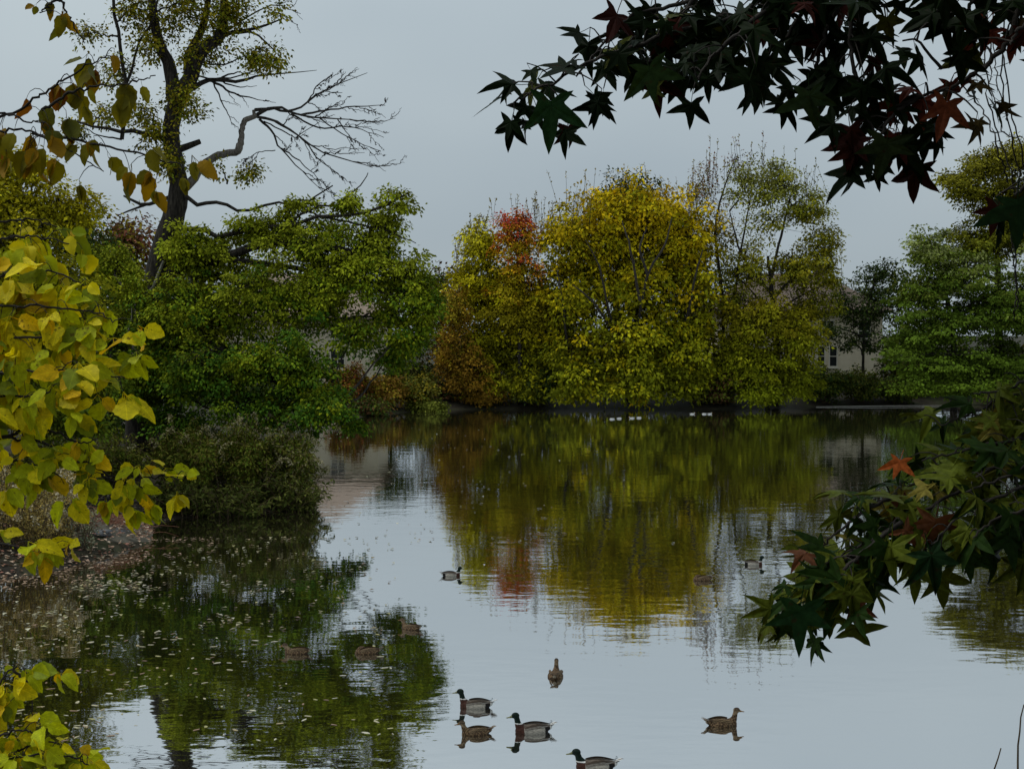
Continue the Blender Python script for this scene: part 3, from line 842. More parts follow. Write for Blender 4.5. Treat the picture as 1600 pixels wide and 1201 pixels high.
zl0, zl1 = zz(680, 45), zz(300, 45)
lv = Leaves()
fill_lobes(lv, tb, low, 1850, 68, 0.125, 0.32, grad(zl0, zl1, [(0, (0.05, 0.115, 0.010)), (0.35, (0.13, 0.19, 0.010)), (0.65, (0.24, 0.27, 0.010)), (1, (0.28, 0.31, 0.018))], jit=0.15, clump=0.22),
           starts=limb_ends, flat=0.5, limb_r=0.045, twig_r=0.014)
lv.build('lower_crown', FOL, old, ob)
up = [lobe(215, 20, 45, 40, 47.4, w=0.8), lobe(285, 15, 40, 45, 47, w=0.9), lobe(360, 20, 50, 40, 46.6), lobe(405, 85, 40, 28, 46.5, w=0.9), lobe(435, 15, 24, 18, 46.5, w=0.6), lobe(135, 55, 30, 22, 47.4, w=0.7), lobe(160, 175, 34, 22, 47.4, w=0.7),
      lobe(280, 150, 28, 30, 46.4, w=0.9), lobe(240, 205, 28, 28, 46.6, w=1.0), lobe(262, 250, 30, 28, 46.2, w=1.0), lobe(225, 180, 26, 26, 46.8, w=.8), lobe(300, 175, 22, 20, 46.2, w=.8), lobe(180, 110, 30, 40, 47.2, w=.6), lobe(430, 100, 22, 16, 46.4, w=.8), lobe(385, 270, 30, 16, 46.2, w=0.9), lobe(120, 205, 26, 24, 47.3, w=0.7), lobe(330, 75, 40, 34, 46.8, w=0.7), lobe(240, 70, 40, 30, 47.2, w=0.7), lobe(340, 262, 18, 14, 46.2, w=0.6), lobe(300, 90, 24, 24, 46.8, w=0.8), lobe(320, -60, 130, 60, 47, w=0.6)]
us = np.concatenate([smooth_path(PD(l), 12) for l in ([(276, 240), (276, 165), (262, 100), (242, 40), (236, -40)], [(276, 165), (312, 85), (345, 50), (352, -40)], [(190, 218), (198, 130), (182, 50), (175, -30)], [(312, 85), (400, 55), (440, 30)], [(268, 225), (190, 205), (120, 190)], [(280, 300), (330, 290), (385, 285)])])
lv = Leaves()
fill_lobes(lv, tb, up, 700, 22, 0.125, 0.30, pal([(0.20, 0.20, 0.010), (0.26, 0.225, 0.012), (0.14, 0.165, 0.012), (0.30, 0.235, 0.018)]), starts=us, flat=0.7, limb_r=0.035, twig_r=0.011)
lv.build('upper_crown', FOL, old, ob)
tb.build('trunk', BARK, old, ob)

# dead crooked limb with its fan of bare twigs
dl = Tubes()
dl.add(smooth_path(PD([(276, 305), (300, 283), (314, 262), (335, 246), (355, 240), (370, 237), (376, 224), (377, 210), (380, 195), (385, 187), (402, 180)]), 34, 0.011), [px2m(w) for w in (16, 14, 12, 12, 11, 12, 9, 8.5, 9, 7)], 9)
dl.add(smooth_path(PD([(398, 182), (396, 172)]), 3), [px2m(7), px2m(5)], 6)
dl.build('dead_limb', DEADWOOD, old, ob)
dt = Tubes()


def dead_twig(pts, w0, w1=0.8, sides=True, lev=0):
    pth = smooth_path(pts, 14, 0.018)
    dt.add(pth, [px2m(w0), px2m(w1)], 4)
    if not sides:
        return
    L = np.linalg.norm(pth[-1] - pth[0])
    for k in range(5 if lev == 0 else 3):
        i = int(rng.integers(4, 13))
        base_ = pth[i]; dr = nrm(pth[min(i + 1, 13)] - pth[i - 1])
        dr = nrm(dr + rng.normal(0, 0.55, 3) * np.array([0.6, 0.9, 0.9]))
        l = L * rng.uniform(0.15, 0.4)
        e = base_ + dr * l
        dead_twig([base_, (base_ + e) / 2 + rng.normal(0, 0.05 * l, 3), e], max(1.1, w0 * 0.4), 0.6, lev < 1, lev + 1)


for pts, w0 in [([(402, 179), (430, 168, -.2), (470, 180, -.5), (520, 185, -.8), (598, 193, -1)], 6), ([(398, 172), (425, 169, .2), (450, 175, .3), (480, 160, .5), (520, 135, .8), (574, 114, 1)], 6),
                ([(470, 180), (510, 172, .4), (560, 166, .9), (602, 165, 1.2)], 4), ([(402, 183), (430, 190, -.4), (455, 205, -.8), (500, 235, -1.2), (560, 255, -1.6), (582, 262, -1.8)], 5),
                ([(405, 186), (425, 205, .2), (438, 230, .4), (470, 265, .6), (510, 305, .8)], 5), ([(430, 190), (470, 215, .3), (500, 250, .5), (540, 280, .7)], 4),
                ([(440, 232), (475, 258, -.4), (515, 298, -.8)], 3), ([(455, 178), (500, 200, -.3), (550, 198, -.5), (600, 215, -.8)], 3.5), ([(480, 160), (500, 130, .4), (530, 115, .6)], 2.5),
                ([(412, 190), (450, 208, .6), (465, 213, .8), (500, 190, 1)], 3), ([(500, 185), (545, 215, .5), (595, 236, .6)], 2.5), ([(430, 235), (400, 240, .5), (380, 252, .7)], 1.6), ([(480, 160), (500, 145), (535, 145)], 3)]:
    dead_twig(PD(pts), w0)
dt.build('bare_twigs', DARKBARK, old, ob)
dt = Tubes()
for pts, w0 in [([(292, 142), (330, 125), (375, 127), (412, 118), (495, 110)], 9), ([(330, 126), (370, 148, .3), (420, 159, .5)], 5), ([(334, 130), (352, 170, -.3), (367, 200, -.4)], 3.5), ([(335, 60), (420, 10), (470, 22)], 3),
                ([(430, 20), (450, 28), (465, 40)], 2)]:
    dead_twig(PD(pts), w0, lev=1)
dt.build('dead_branch', DARKBARK, old, ob)
# pale dead ivy stems on the trunk
for pts, w0 in [([(256, 408, -.7), (240, 445, -.8), (226, 460, -.9), (212, 465, -.9), (205, 500, -.9), (200, 520, -.9)], 5), ([(226, 460, -.9), (222, 485, -.9), (215, 500, -.9)], 3), ([(292, 428, -.7), (300, 445, -1), (290, 480, -1.2), (285, 500, -1.2), (275, 530, -1.2), (245, 570, -1.2)], 5),
                ([(300, 445, -1), (280, 465, -1), (277, 480, -1)], 3), ([(285, 520, -1.2), (270, 560, -1.2), (258, 580, -1.2)], 3), ([(266, 445, -1), (264, 475, -1)], 6), ([(275, 470, -1), (245, 490, -1), (230, 500, -1)], 2.5), ([(255, 540, -1), (245, 565, -1)], 3), ([(395, 520, -2.6), (425, 550, -2.9), (450, 585, -3)], 4)]:
    pv = Tubes(); pv.add(smooth_path(PD(pts), 10, 0.02), [px2m(w0), px2m(w0 * .5)], 5)
    pv.build('ivy_stem', PALETWIG, old, ob)

# other trees of the left bank
D = 38
b = onland(-60, D)
make_tree('bank_tree', 'yellow green tree with small leaves on the left bank behind the yellow leaves', b, [b, P(-50, 600, D), P(-20, 400, D)],
          [lobe(30, 265, 60, 50, D), lobe(90, 330, 60, 50, D), lobe(0, 340, 110, 80, D), lobe(60, 430, 120, 70, D), lobe(130, 330, 36, 30, D), lobe(0, 520, 140, 70, D), lobe(20, 620, 110, 50, D), lobe(110, 655, 70, 30, D), lobe(-100, 400, 120, 140, D), lobe(100, 500, 80, 80, D + 2), lobe(100, 600, 90, 60, D + 2), lobe(-100, 560, 120, 110, D)],
          1250, 54, 0.125, 0.4, grad(zz(660, D), zz(220, D), [(0, (0.08, 0.12, 0.010)), (0.5, (0.26, 0.25, 0.010)), (1, (0.46, 0.38, 0.010))]), r0=0.28, twig_r=0.012)
D = 58
b = onland(110, D)
make_tree('bank_tree', 'dark green tree behind the old trunk on the left bank', b, [b, P(110, 600, D), P(140, 430, D)],
          [lobe(120, 370, 70, 50, D), lobe(150, 410, 70, 45, D), lobe(170, 470, 80, 60, D), lobe(40, 450, 90, 90, D), lobe(100, 520, 110, 90, D), lobe(230, 540, 70, 80, D), lobe(120, 620, 120, 60, D), lobe(330, 600, 90, 60, D), lobe(180, 650, 120, 40, D), lobe(420, 600, 80, 60, D + 3)], 620, 48, 0.17, 0.5, pal([Dg, Gr, (0.06, 0.085, 0.014), (0.03, 0.05, 0.012)]), r0=0.25)

rng = np.random.default_rng(103)
# ------------------------------------------------------------------ left bank: weeds, grass, mud, stones


def weed_clump(name, label, px0, px1, py_base, D0, D1, hpx, nst, leafc, headc, leaf=0.07, cat='bush', lean=0.35, heads=44, per=26, group=None, stemmat=None, body=0):
    cx = (px0 + px1) / 2; D = (D0 + D1) / 2
    b = onland(cx, D); b[2] = max(b[2], 0.0)
    r = empty(name, b); tag(r, label, cat, group)
    tb = Tubes(); lv = Leaves(); hd = Leaves()
    for k in range(nst):
        px = rng.uniform(px0, px1); d_ = rng.uniform(D0, D1)
        q0 = onland(px, d_); q0[2] = max(q0[2], -0.05)
        h = hpx / F * D * rng.uniform(0.35, 1.12) * (1 - 0.35 * ((px - cx) / (0.5 * (px1 - px0))) ** 2)
        lx = rng.normal(0, lean) + 0.5 * lean * (px - cx) / (0.5 * (px1 - px0))
        ly = rng.normal(0, lean) - 0.3 * lean
        tip = q0 + np.array([lx * h, ly * h, h])
        pth = smooth_path([q0, q0 + np.array([lx * h * 0.25, ly * h * 0.25, h * 0.55]), tip, tip + np.array([lx * 0.35 * h, ly * 0.3 * h, -0.10 * h])], 10, 0.01)
        tb.add(pth, [0.012, 0.004], 3)
        n = int(per * rng.uniform(0.6, 1.4))
        tt = rng.uniform(0.1, 0.95, n)
        pp = np.stack([np.interp(tt * 9, np.arange(10), pth[:, i]) for i in range(3)], -1) + rng.normal(0, 0.05, (n, 3))
        dd = rng.normal(0, 1, (n, 3)) * np.array([1, 1, 0.4]) + np.array([0, 0, -0.2])
        L = leaf * rng.uniform(0.6, 1.5, n)
        lc = np.array(leafc)
        lv.add(pp, dd, np.array([0, 0, 1.0]) + rng.normal(0, 0.5, (n, 3)), L, L * 0.32, lc[rng.choice(len(lc), n)] * rng.uniform(0.7, 1.3, (n, 1)))
        if heads and rng.random() < 0.75:
            m = int(heads * rng.uniform(0.5, 1.4))
            tt = rng.uniform(0.7, 1.0, m)
            pp = np.stack([np.interp(tt * 9, np.arange(10), pth[:, i]) for i in range(3)], -1) + rng.normal(0, 0.035, (m, 3))
            L = rng.uniform(0.03, 0.075, m)
            hc = np.array(headc)
            hd.add(pp, rng.normal(0, 1, (m, 3)), rng.normal(0, 0.6, (m, 3)) + np.array([0, 0, 1]), L, L * 0.7, hc[rng.choice(len(hc), m)] * rng.uniform(0.7, 1.25, (m, 1)))
    if body:
        lc = [tuple(np.array(c_) * 0.9) for c_ in leafc]
        hh = hpx / F * D
        lbs = [dict(c=onland(px, d_) * [1, 1, 0] + [0, 0, max(0, onland(px, d_)[2]) + hh * f_], r=np.array([(px1 - px0) / F * D * 0.3, 0.9, hh * 0.36]), w=1.0) for px, d_, f_ in [(px0 + (px1 - px0) * .22, D, .38), (cx, D0 + .5, .33), (px0 + (px1 - px0) * .8, D, .36), (cx, D1 - .4, .55), (px0 + (px1 - px0) * .3, D0 + .8, .6), (px0 + (px1 - px0) * .72, D0 + .8, .58)]]
        fill_lobes(lv, None, lbs, body, 34, 0.11, 0.2, pal(lc), stretch=0.7)
    tb.build('stem', stemmat or STEM, r, b)['kind'] = 'stuff'
    lv.build('foliage', FOL, r, b)
    if hd.P:
        hd.build('seed_heads', FOL, r, b)
    return r


Gd = [(0.10, 0.13, 0.012), (0.06, 0.09, 0.010), (0.16, 0.16, 0.025), (0.09, 0.075, 0.015)]
Hd = [(0.30, 0.27, 0.14), (0.22, 0.20, 0.08), (0.36, 0.31, 0.20)]
weed_clump('goldenrod_bush', 'bush with pale seed heads in the middle of the left bank', 250, 345, 800, 39.2, 43, 105, 34, Gd, Hd, per=46, group='weedy bushes on the left bank', body=300)
weed_clump('goldenrod_bush', 'tall bush with frothy cream seed heads beside the shore', 335, 430, 800, 39.8, 43, 118, 38, Gd, Hd, per=50, group='weedy bushes on the left bank', body=300)
weed_clump('goldenrod_bush', 'bush drooping pale leaf tips over the water at the bank point', 415, 492, 800, 40.6, 43.5, 112, 36, Gd + [(0.20, 0.18, 0.08)], Hd, per=50, lean=0.42, group='weedy bushes on the left bank', body=300)
weed_clump('sedge_tuft', 'dark grassy tuft at the water edge below the seed head bushes', 255, 400, 805, 38.4, 39.6, 46, 150, [(0.05, 0.065, 0.012), (0.09, 0.095, 0.02)], Hd, leaf=0.16, cat='grass tuft', heads=0, per=22, lean=0.5)
weed_clump('sedge_tuft', 'dark grassy tuft at the water edge of the bank point', 400, 490, 805, 39.6, 40.8, 48, 120, [(0.05, 0.065, 0.012), (0.09, 0.095, 0.02)], Hd, leaf=0.16, cat='grass tuft', heads=0, per=22, lean=0.5)
weed_clump('dry_aster_clump', 'tan dried weeds with fluffy pale heads at the left edge', -60, 70, 840, 30.3, 33, 118, 150, [(0.44, 0.31, 0.09), (0.32, 0.23, 0.06), (0.20, 0.17, 0.05)], [(0.46, 0.40, 0.28), (0.42, 0.32, 0.15)], leaf=0.06, cat='weeds', lean=0.3, per=80)
weed_clump('dry_aster_clump', 'tan dried weeds beside the grey mud', 60, 112, 840, 31, 33.2, 92, 60, [(0.44, 0.31, 0.09), (0.32, 0.23, 0.06), (0.22, 0.19, 0.06)], [(0.46, 0.40, 0.28)], leaf=0.06, cat='weeds', lean=0.25, per=70)
weed_clump('grey_herb', 'small grey green herb rooted in the grey mud', 104, 140, 836, 31.5, 33, 70, 34, [(0.22, 0.24, 0.14), (0.16, 0.19, 0.10)], [(0.28, 0.28, 0.2)], leaf=0.06, cat='weeds', heads=8, per=26)
weed_clump('leafy_weed', 'dim leafy weed under the old trunk', 120, 230, 730, 40, 45, 60, 50, Gd, Hd, leaf=0.1, cat='weeds', heads=0, per=30, body=160)
weed_clump('leafy_weed', 'dark leafy undergrowth left of the old trunk', 20, 150, 730, 37, 44, 80, 50, Gd, Hd, leaf=0.1, cat='weeds', heads=0, per=30, body=220)
weed_clump('leafy_weed', 'dark leafy undergrowth behind the seed head bushes', 230, 430, 730, 43.5, 47, 75, 60, Gd, Hd, leaf=0.1, cat='weeds', heads=0, per=30, body=300)

# grey mud mound with its own thickness
mb = onland(168, 34.6)
n1, n2 = 26, 18
MV = []; MF = []
for i in range(n1):
    for j in range(n2):
        u = i / (n1 - 1) * 2 - 1; v = j / (n2 - 1) * 2 - 1
        x = mb[0] + u * 1.55; y = mb[1] + v * 2.6
        rr = max(0, 1 - u * u - v * v * 0.9)
        MV.append((x, y, gz(x, y) - 0.06 + 0.20 * rr ** 0.7 + 0.07 * math.sin(x * 5.1 + y * 2.2) * math.sin(y * 3.1) * rr + 0.04 * math.sin(x * 11 + y * 7) * math.sin(x * 3 - y * 9) * rr - 0.1 * (1 - rr)))
for i in range(n1 - 1):
    for j in range(n2 - 1):
        a = i * n2 + j
        MF.append((a, a + n2, a + n2 + 1, a + 1))
o = mesh_np('mud_bank', MV, MF, MUD, smooth=True)
tag(o, kind='structure')


def rock(name, label, px, D, sx, sy, sz, z=None):
    bm = bmesh.new(); bmesh.ops.create_icosphere(bm, subdivisions=3, radius=1)
    ph = rng.uniform(0, 6, 6)
    for v in bm.verts:
        c_ = v.co
        k = 1 + 0.10 * math.sin(9 * c_.x + 7 * c_.y + ph[3]) * math.sin(8 * c_.z + ph[4]) + 0.14 * math.sin(3 * c_.x + ph[0]) * math.sin(2.5 * c_.y + ph[1]) + 0.08 * math.sin(6 * c_.x + 5 * c_.z + ph[2])
        v.co = Vector((c_.x * sx * k, c_.y * sy * k, max(-0.4, min(0.55, c_.z)) * sz * k))
    me = bpy.data.meshes.new(name); bm.to_mesh(me); bm.free(); me.materials.append(STONE)
    for p_ in me.polygons: p_.use_smooth = True
    ob_ = link(bpy.data.objects.new(name, me)); p = onland(px, D)
    ob_.location = (p[0], p[1], (p[2] if z is None else z)); ob_.rotation_euler.z = rng.uniform(-.3, .3)
    tag(ob_, label, 'stone')


rock('flat_stone', 'flat grey stone lying at the edge of the left shore', 138, 33.2, 0.5, 0.34, 0.12)
rock('flat_stone', 'dark flat stone between the mud and the water', 176, 34.0, 0.4, 0.3, 0.13)

# heap of reddish dead twigs
hb = onland(180, 34.4)
hr = empty('twig_heap', hb); tag(hr, 'heap of thin reddish brown dead twigs on the mud', 'twigs')
tb = Tubes()
for k in range(90):
    c_ = hb + np.array([rng.normal(0, 0.42), rng.normal(0, 0.4) - 0.4, 0]); c_[2] = gz(c_[0], c_[1]) + 0.12 + rng.uniform(0, 0.2)
    a = rng.uniform(0, 6.28); l = rng.uniform(0.2, 0.6)
    dv = np.array([math.cos(a), math.sin(a) * 0.6, rng.uniform(-0.2, 0.25)]) * l
    tb.add(smooth_path([c_ - dv, c_ + np.array([0, 0, rng.uniform(0.02, 0.14)]), c_ + dv], 6), [0.008, 0.004], 3)
tb.build('twigs', noise_mat('red_twig', [(0.3, (0.14, 0.055, 0.03)), (0.7, (0.28, 0.13, 0.08))], scale=6, bump=0), hr, hb)

# fallen leaves on the bank
lv = Leaves()
n = 11000
xx = rng.uniform(-17, -5.5, n); yy = rng.uniform(27.5, 42, n)
dd = sdist(xx, yy); ok = (dd > -0.1) & (dd < 3.2)
xx, yy = xx[ok], yy[ok]; n = len(xx)
uu_, vv_ = (xx - mb[0]) / 1.55, (yy - mb[1]) / 2.6
zz_ = np.maximum(gheight(xx, yy), 0) + 0.025 + 0.15 * np.clip(1 - uu_ ** 2 - vv_ ** 2 * 0.9, 0, 1) ** 0.7
cc = np.array([(0.42, 0.26, 0.17), (0.52, 0.37, 0.26), (0.30, 0.17, 0.10), (0.58, 0.46, 0.33), (0.36, 0.16, 0.11)])
a = rng.uniform(0, 6.28, n)
L = rng.uniform(0.07, 0.14, n)
litter_tone = np.where(yy > 36.5, 0.35, 1.0)[:, None]      # darker leaves under the bushes, paler ones on the open beach
lv.add(np.stack([xx, yy, zz_], -1), np.stack([np.cos(a), np.sin(a), rng.normal(0, .15, n)], -1), np.array([0, 0, 1.0]) + rng.normal(0, 0.22, (n, 3)), L, L * 0.7, cc[rng.choice(len(cc), n)] * rng.uniform(0.7, 1.2, (n, 1)) * litter_tone)
o = lv.build('fallen_leaves', LIT); tag(o, 'brown and tan fallen leaves strewn over the left shore', 'leaves', kind='stuff')

rng = np.random.default_rng(104)
# ------------------------------------------------------------------ leaves floating on the pond
flp = []
while len(flp) < 1150:
    k = rng.random()
    if k < 0.64:       # raft by the left bank, thinning outwards
        px = rng.uniform(-20, 620); py = 840 + 320 * rng.random() ** 1.7
        dens = math.exp(-max(0, px - 120) / 330) * (1.0 if py < 1010 else 0.55)
    elif k < 0.80:
        px = rng.uniform(-20, 240); py = rng.uniform(845, 925); dens = 1.0
    elif k < 0.92:
        px = rng.uniform(500, 900); py = 660 + 200 * rng.random(); dens = 0.55 * math.exp(-abs(px - 620) / 200)
    else:
        px = rng.uniform(380, 1150); py = rng.uniform(660, 1000); dens = 0.12
    if rng.random() > dens:
        continue
    p = W(px, py)
    if sdist(np.array([p[0]]), np.array([p[1]]))[0] > -0.15:
        continue
    if math.sin(p[0] * 1.9 + 2 * math.sin(p[1] * 0.7)) * math.sin(p[1] * 1.1) < rng.uniform(-1.0, 0.2):
        continue
    flp.append((px, py, p))
flp.sort(key=lambda s_: s_[2][1])
FC = [(0.48, 0.43, 0.26), (0.38, 0.30, 0.15), (0.30, 0.19, 0.11), (0.58, 0.54, 0.38), (0.38, 0.35, 0.14)]  # pale tones also hold the sky sheen of the wet leaves
fmesh = []
for k in range(6):
    m_ = 9; th = np.linspace(0, 2 * math.pi, m_, endpoint=False)
    Vv = [(0, 0, 0.006)]
    for t_ in th:
        rr = 0.5 * (1 + 0.18 * math.cos(2 * t_)) * rng.uniform(0.75, 1.1)
        Vv.append((rr * math.cos(t_), rr * 0.68 * math.sin(t_), 0.004 + max(0, rng.normal(0.006, 0.012))))
    me = bpy.data.meshes.new('floating_leaf')
    me.from_pydata(Vv, [], [(0, i + 1, (i + 1) % m_ + 1) for i in range(m_)])
    ca = me.color_attributes.new('col', 'FLOAT_COLOR', 'POINT')
    cc_ = np.array(FC[k % len(FC)])
    ca.data.foreach_set('color', np.array([[*(cc_ * rng.uniform(0.85, 1.1)), 1] for _ in Vv], dtype=np.float32).ravel())
    me.materials.append(LIT); fmesh.append(me)
for (px, py, p) in flp[:290]:
    o = bpy.data.objects.new('floating_leaf', fmesh[int(rng.integers(0, 6))])
    o.location = (p[0], p[1], 0.003); o.rotation_euler.z = rng.uniform(0, 6.28)
    s_ = rng.uniform(0.04, 0.115); o.scale = (s_, s_ * rng.uniform(.6, 1), s_)
    tag(o, 'pale fallen leaf floating flat on the dark near water', 'leaf', 'pale leaves floating on the near water')
    COL.objects.link(o)
lv = Leaves()
pp = np.array([s_[2] for s_ in flp[290:]]); n = len(pp); pp[:, 2] = 0.008
a = rng.uniform(0, 6.28, n); L = rng.uniform(0.06, 0.14, n)
lv.add(pp, np.stack([np.cos(a), np.sin(a), np.zeros(n)], -1), np.array([0, 0, 1.0]) + rng.normal(0, 0.03, (n, 3)), L, L * 0.7, np.where((sdist(pp[:, 0], pp[:, 1]) > -1.6)[:, None], np.array([0.40, 0.27, 0.18]), np.array(FC)[rng.choice(len(FC), n)] * 0.8) * rng.uniform(0.6, 1.1, (n, 1)))
o = lv.build('floating_leaf_scatter', LIT); o.location.z = 0.012
tag(o, 'scatter of tiny pale leaves floating along the bank and far water', 'leaves', kind='stuff')

# ------------------------------------------------------------------ ducks


def ellip(bm, c_, r, rot=0.0, pinch=0.0):
    m4 = Matrix.Translation(c_) @ Matrix.Rotation(rot, 4, 'Y') @ Matrix.Diagonal((*r, 1))
    U, Vn = 18, 11
    rings = [[bm.verts.new(m4 @ Vector((math.sin(math.pi * j / Vn) * math.cos(2 * math.pi * i / U), math.sin(math.pi * j / Vn) * math.sin(2 * math.pi * i / U), math.cos(math.pi * j / Vn)))) for i in range(U)] for j in range(1, Vn)]
    tp, bt = bm.verts.new(m4 @ Vector((0, 0, 1))), bm.verts.new(m4 @ Vector((0, 0, -1)))
    for i in range(U):
        j2 = (i + 1) % U
        bm.faces.new((tp, rings[0][i], rings[0][j2])); bm.faces.new((bt, rings[-1][j2], rings[-1][i]))
        for j in range(Vn - 2):
            bm.faces.new((rings[j][i], rings[j + 1][i], rings[j + 1][j2], rings[j][j2]))


def capsule(bm, a, b, r0, r1, n=7, flat=1.0):
    for k in range(n):
        s_ = k / (n - 1); r_ = r0 * (1 - s_) + r1 * s_
        ellip(bm, Vector(a).lerp(Vector(b), s_), (r_, r_, r_ * flat))


def duck_body(kind, pose):
    """one continuous body: hull, breast, tail stump, neck, head and bill remeshed into a single skin"""
    bm = bmesh.new()
    ellip(bm, (-0.02, 0, 0.045), (0.20, 0.13, 0.08))
    ellip(bm, (0.10, 0, 0.05), (0.105, 0.085, 0.078))
    ellip(bm, (-0.14, 0, 0.07), (0.13, 0.06, 0.045), 0.16)
    capsule(bm, (-0.20, 0, 0.09), (-0.285, 0, 0.118), 0.03, 0.012, 7, 0.5)
    if pose == 'tucked':
        ellip(bm, (0.07, 0.02, 0.135), (0.055, 0.04, 0.04)); capsule(bm, (0.13, 0, 0.09), (0.10, 0.01, 0.13), 0.05, 0.042)
        capsule(bm, (0.04, 0.03, 0.13), (-0.02, 0.04, 0.125), 0.018, 0.012, 6, 0.6)
        hc = Vector((0.07, 0.02, 0.135))
    else:
        hh = {'high': 0.245, 'mid': 0.215, 'low': 0.18}[pose]
        hx_ = 0.20
        capsule(bm, (0.135, 0, 0.08), (0.165, 0, 0.13), 0.062, 0.043, 6)
        capsule(bm, (0.165, 0, 0.13), (hx_ - 0.012, 0, hh - 0.012), 0.041, 0.033, 8)
        ellip(bm, (hx_, 0, hh), (0.052, 0.037, 0.041))
        capsule(bm, (hx_ + 0.03, 0, hh - 0.008), (hx_ + 0.062, 0, hh - 0.018), 0.024, 0.017, 5, 0.8)
        capsule(bm, (hx_ + 0.062, 0, hh - 0.018), (hx_ + 0.105, 0, hh - 0.026), 0.0175, 0.0165, 6, 0.42)
        hc = Vector((hx_, 0, hh))
    me = bpy.data.meshes.new('tmp'); bm.to_mesh(me); bm.free()
    ob_ = bpy.data.objects.new('tmp', me); COL.objects.link(ob_)
    md = ob_.modifiers.new('r', 'REMESH'); md.mode = 'VOXEL'; md.voxel_size = 0.0065
    ms = ob_.modifiers.new('s', 'SMOOTH'); ms.iterations = 5; ms.factor = 0.5
    dg = bpy.context.evaluated_depsgraph_get()
    ev = ob_.evaluated_get(dg)
    nm = bpy.data.meshes.new_from_object(ev)
    bpy.data.objects.remove(ob_); bpy.data.meshes.remove(me)
    nm.name = 'body'
    co = np.empty(len(nm.vertices) * 3, np.float32); nm.vertices.foreach_get('co', co); co = co.reshape(-1, 3)
    x, y, z = co.T
    C = np.zeros((len(co), 3))
    nzv = np.sin(x * 105 + 3 * np.sin(y * 60)) * np.sin(z * 95 + y * 40 + 2 * np.sin(x * 40))
    if kind == 'drake':
        C[:] = (0.26, 0.235, 0.195)
        top = z > 0.095
        C[top] = (0.10, 0.075, 0.055)
        C[(x < -0.17) & (z < 0.10)] = (0.012, 0.011, 0.010)
        C[(x < -0.235)] = (0.55, 0.54, 0.50)
        C[(x > 0.095)] = (0.045, 0.018, 0.012)
        hh = hc.z
        neck = (x > 0.10) & (z > hh - 0.105)
        C[neck] = (0.62, 0.60, 0.56)
        C[(x > 0.10) & (z > hh - 0.092)] = (0.006, 0.014, 0.009)
        bill = (x > hc.x + 0.047) & (z < hh + 0.012)
        C[bill] = (0.15, 0.15, 0.07)
    elif kind == 'hen':
        C[:] = (0.085, 0.05, 0.025)
        C[nzv > 0.15] = (0.035, 0.021, 0.012)
        C[nzv < -0.45] = (0.16, 0.105, 0.055)
        C[(x < -0.25)] = (0.26, 0.21, 0.15)
        if pose != 'tucked':
            hd_ = (x > 0.12) & (z > hc.z - 0.06)
            C[hd_] = np.where(nzv[hd_, None] > 0, (0.14, 0.095, 0.055), (0.19, 0.135, 0.08))
            C[(x > 0.12) & (z > hc.z + 0.018)] = (0.045, 0.03, 0.018)
            C[(np.abs(z - hc.z - 0.006) < 0.007) & (x > hc.x - 0.04)] = (0.05, 0.033, 0.02)
            C[(x > hc.x + 0.047) & (z < hc.z + 0.012)] = (0.17, 0.09, 0.03)
    else:
        C[:] = (0.40, 0.39, 0.36)
        if pose != 'tucked':
            C[(x > hc.x + 0.047) & (z < hc.z + 0.012)] = (0.55, 0.28, 0.05)
    if pose != 'tucked':
        for s_ in (-1, 1):
            e_ = np.array([hc.x + 0.024, s_ * 0.033, hc.z + 0.01])
            C[np.linalg.norm(co - e_, axis=1) < 0.0085] = (0.005, 0.005, 0.005)
    ca = nm.color_attributes.new('col', 'FLOAT_COLOR', 'POINT')
    c4 = np.ones((len(co), 4), np.float32); c4[:, :3] = C
    ca.data.foreach_set('color', c4.ravel())
    nm.materials.clear(); nm.materials.append(FEATHER)
    nm.polygons.foreach_set('use_smooth', np.ones(len(nm.polygons), bool))
    return nm


def wing_mesh(kind, s_):
    """folded wing: a long pointed shell lying along the flank"""
    nu, nv = 22, 10
    Vv = []; C = []; Fv = []
    for i in range(nu):
        u = i / (nu - 1)                                  # 0 shoulder -> 1 wing tip
        x = 0.095 - 0.345 * u
        wdt = 0.062 * math.sin(math.pi * min(1, 0.18 + 0.82 * u) ** 0.8) + 0.004
        zc = 0.088 + 0.022 * math.sin(u * 2.4) + 0.018 * u ** 2
        yc = s_ * (0.092 - 0.070 * u ** 1.5)
        for j in range(nv):
            a_ = -1.15 + 2.5 * j / (nv - 1)
            Vv.append((x, yc + s_ * (0.028 * math.cos(a_)) * (1 - 0.5 * u), zc + wdt * 0.62 * math.sin(a_)))
            e_ = j / (nv - 1)
            if kind == 'drake':
                c_ = (0.20, 0.17, 0.14) if e_ > 0.3 else (0.36, 0.33, 0.28)
                if e_ > 0.62: c_ = (0.06, 0.042, 0.03)
                if u > 0.62: c_ = (0.075, 0.058, 0.045) if e_ > 0.35 else (0.30, 0.28, 0.25)
                pass
            elif kind == 'hen':
                c_ = (0.06, 0.037, 0.02) if (i // 2 + j) % 3 else (0.26, 0.18, 0.10)
                if j in (0, 1): c_ = (0.30, 0.23, 0.15)
                if u > 0.8: c_ = (0.06, 0.04, 0.025)
            else:
                c_ = (0.74, 0.73, 0.69)
            C.append(c_)
    for i in range(nu - 1):
        for j in range(nv - 1):
            k = i * nv + j
            Fv.append((k, k + 1, k + nv + 1, k + nv) if s_ > 0 else (k, k + nv, k + nv + 1, k + 1))
    me = bpy.data.meshes.new('wing'); me.from_pydata(Vv, [], Fv)
    ca = me.color_attributes.new('col', 'FLOAT_COLOR', 'POINT')
    ca.data.foreach_set('color', np.array([[*c_, 1] for c_ in C], np.float32).ravel())
    me.materials.append(FEATHER)
    for p_ in me.polygons: p_.use_smooth = True
    return me


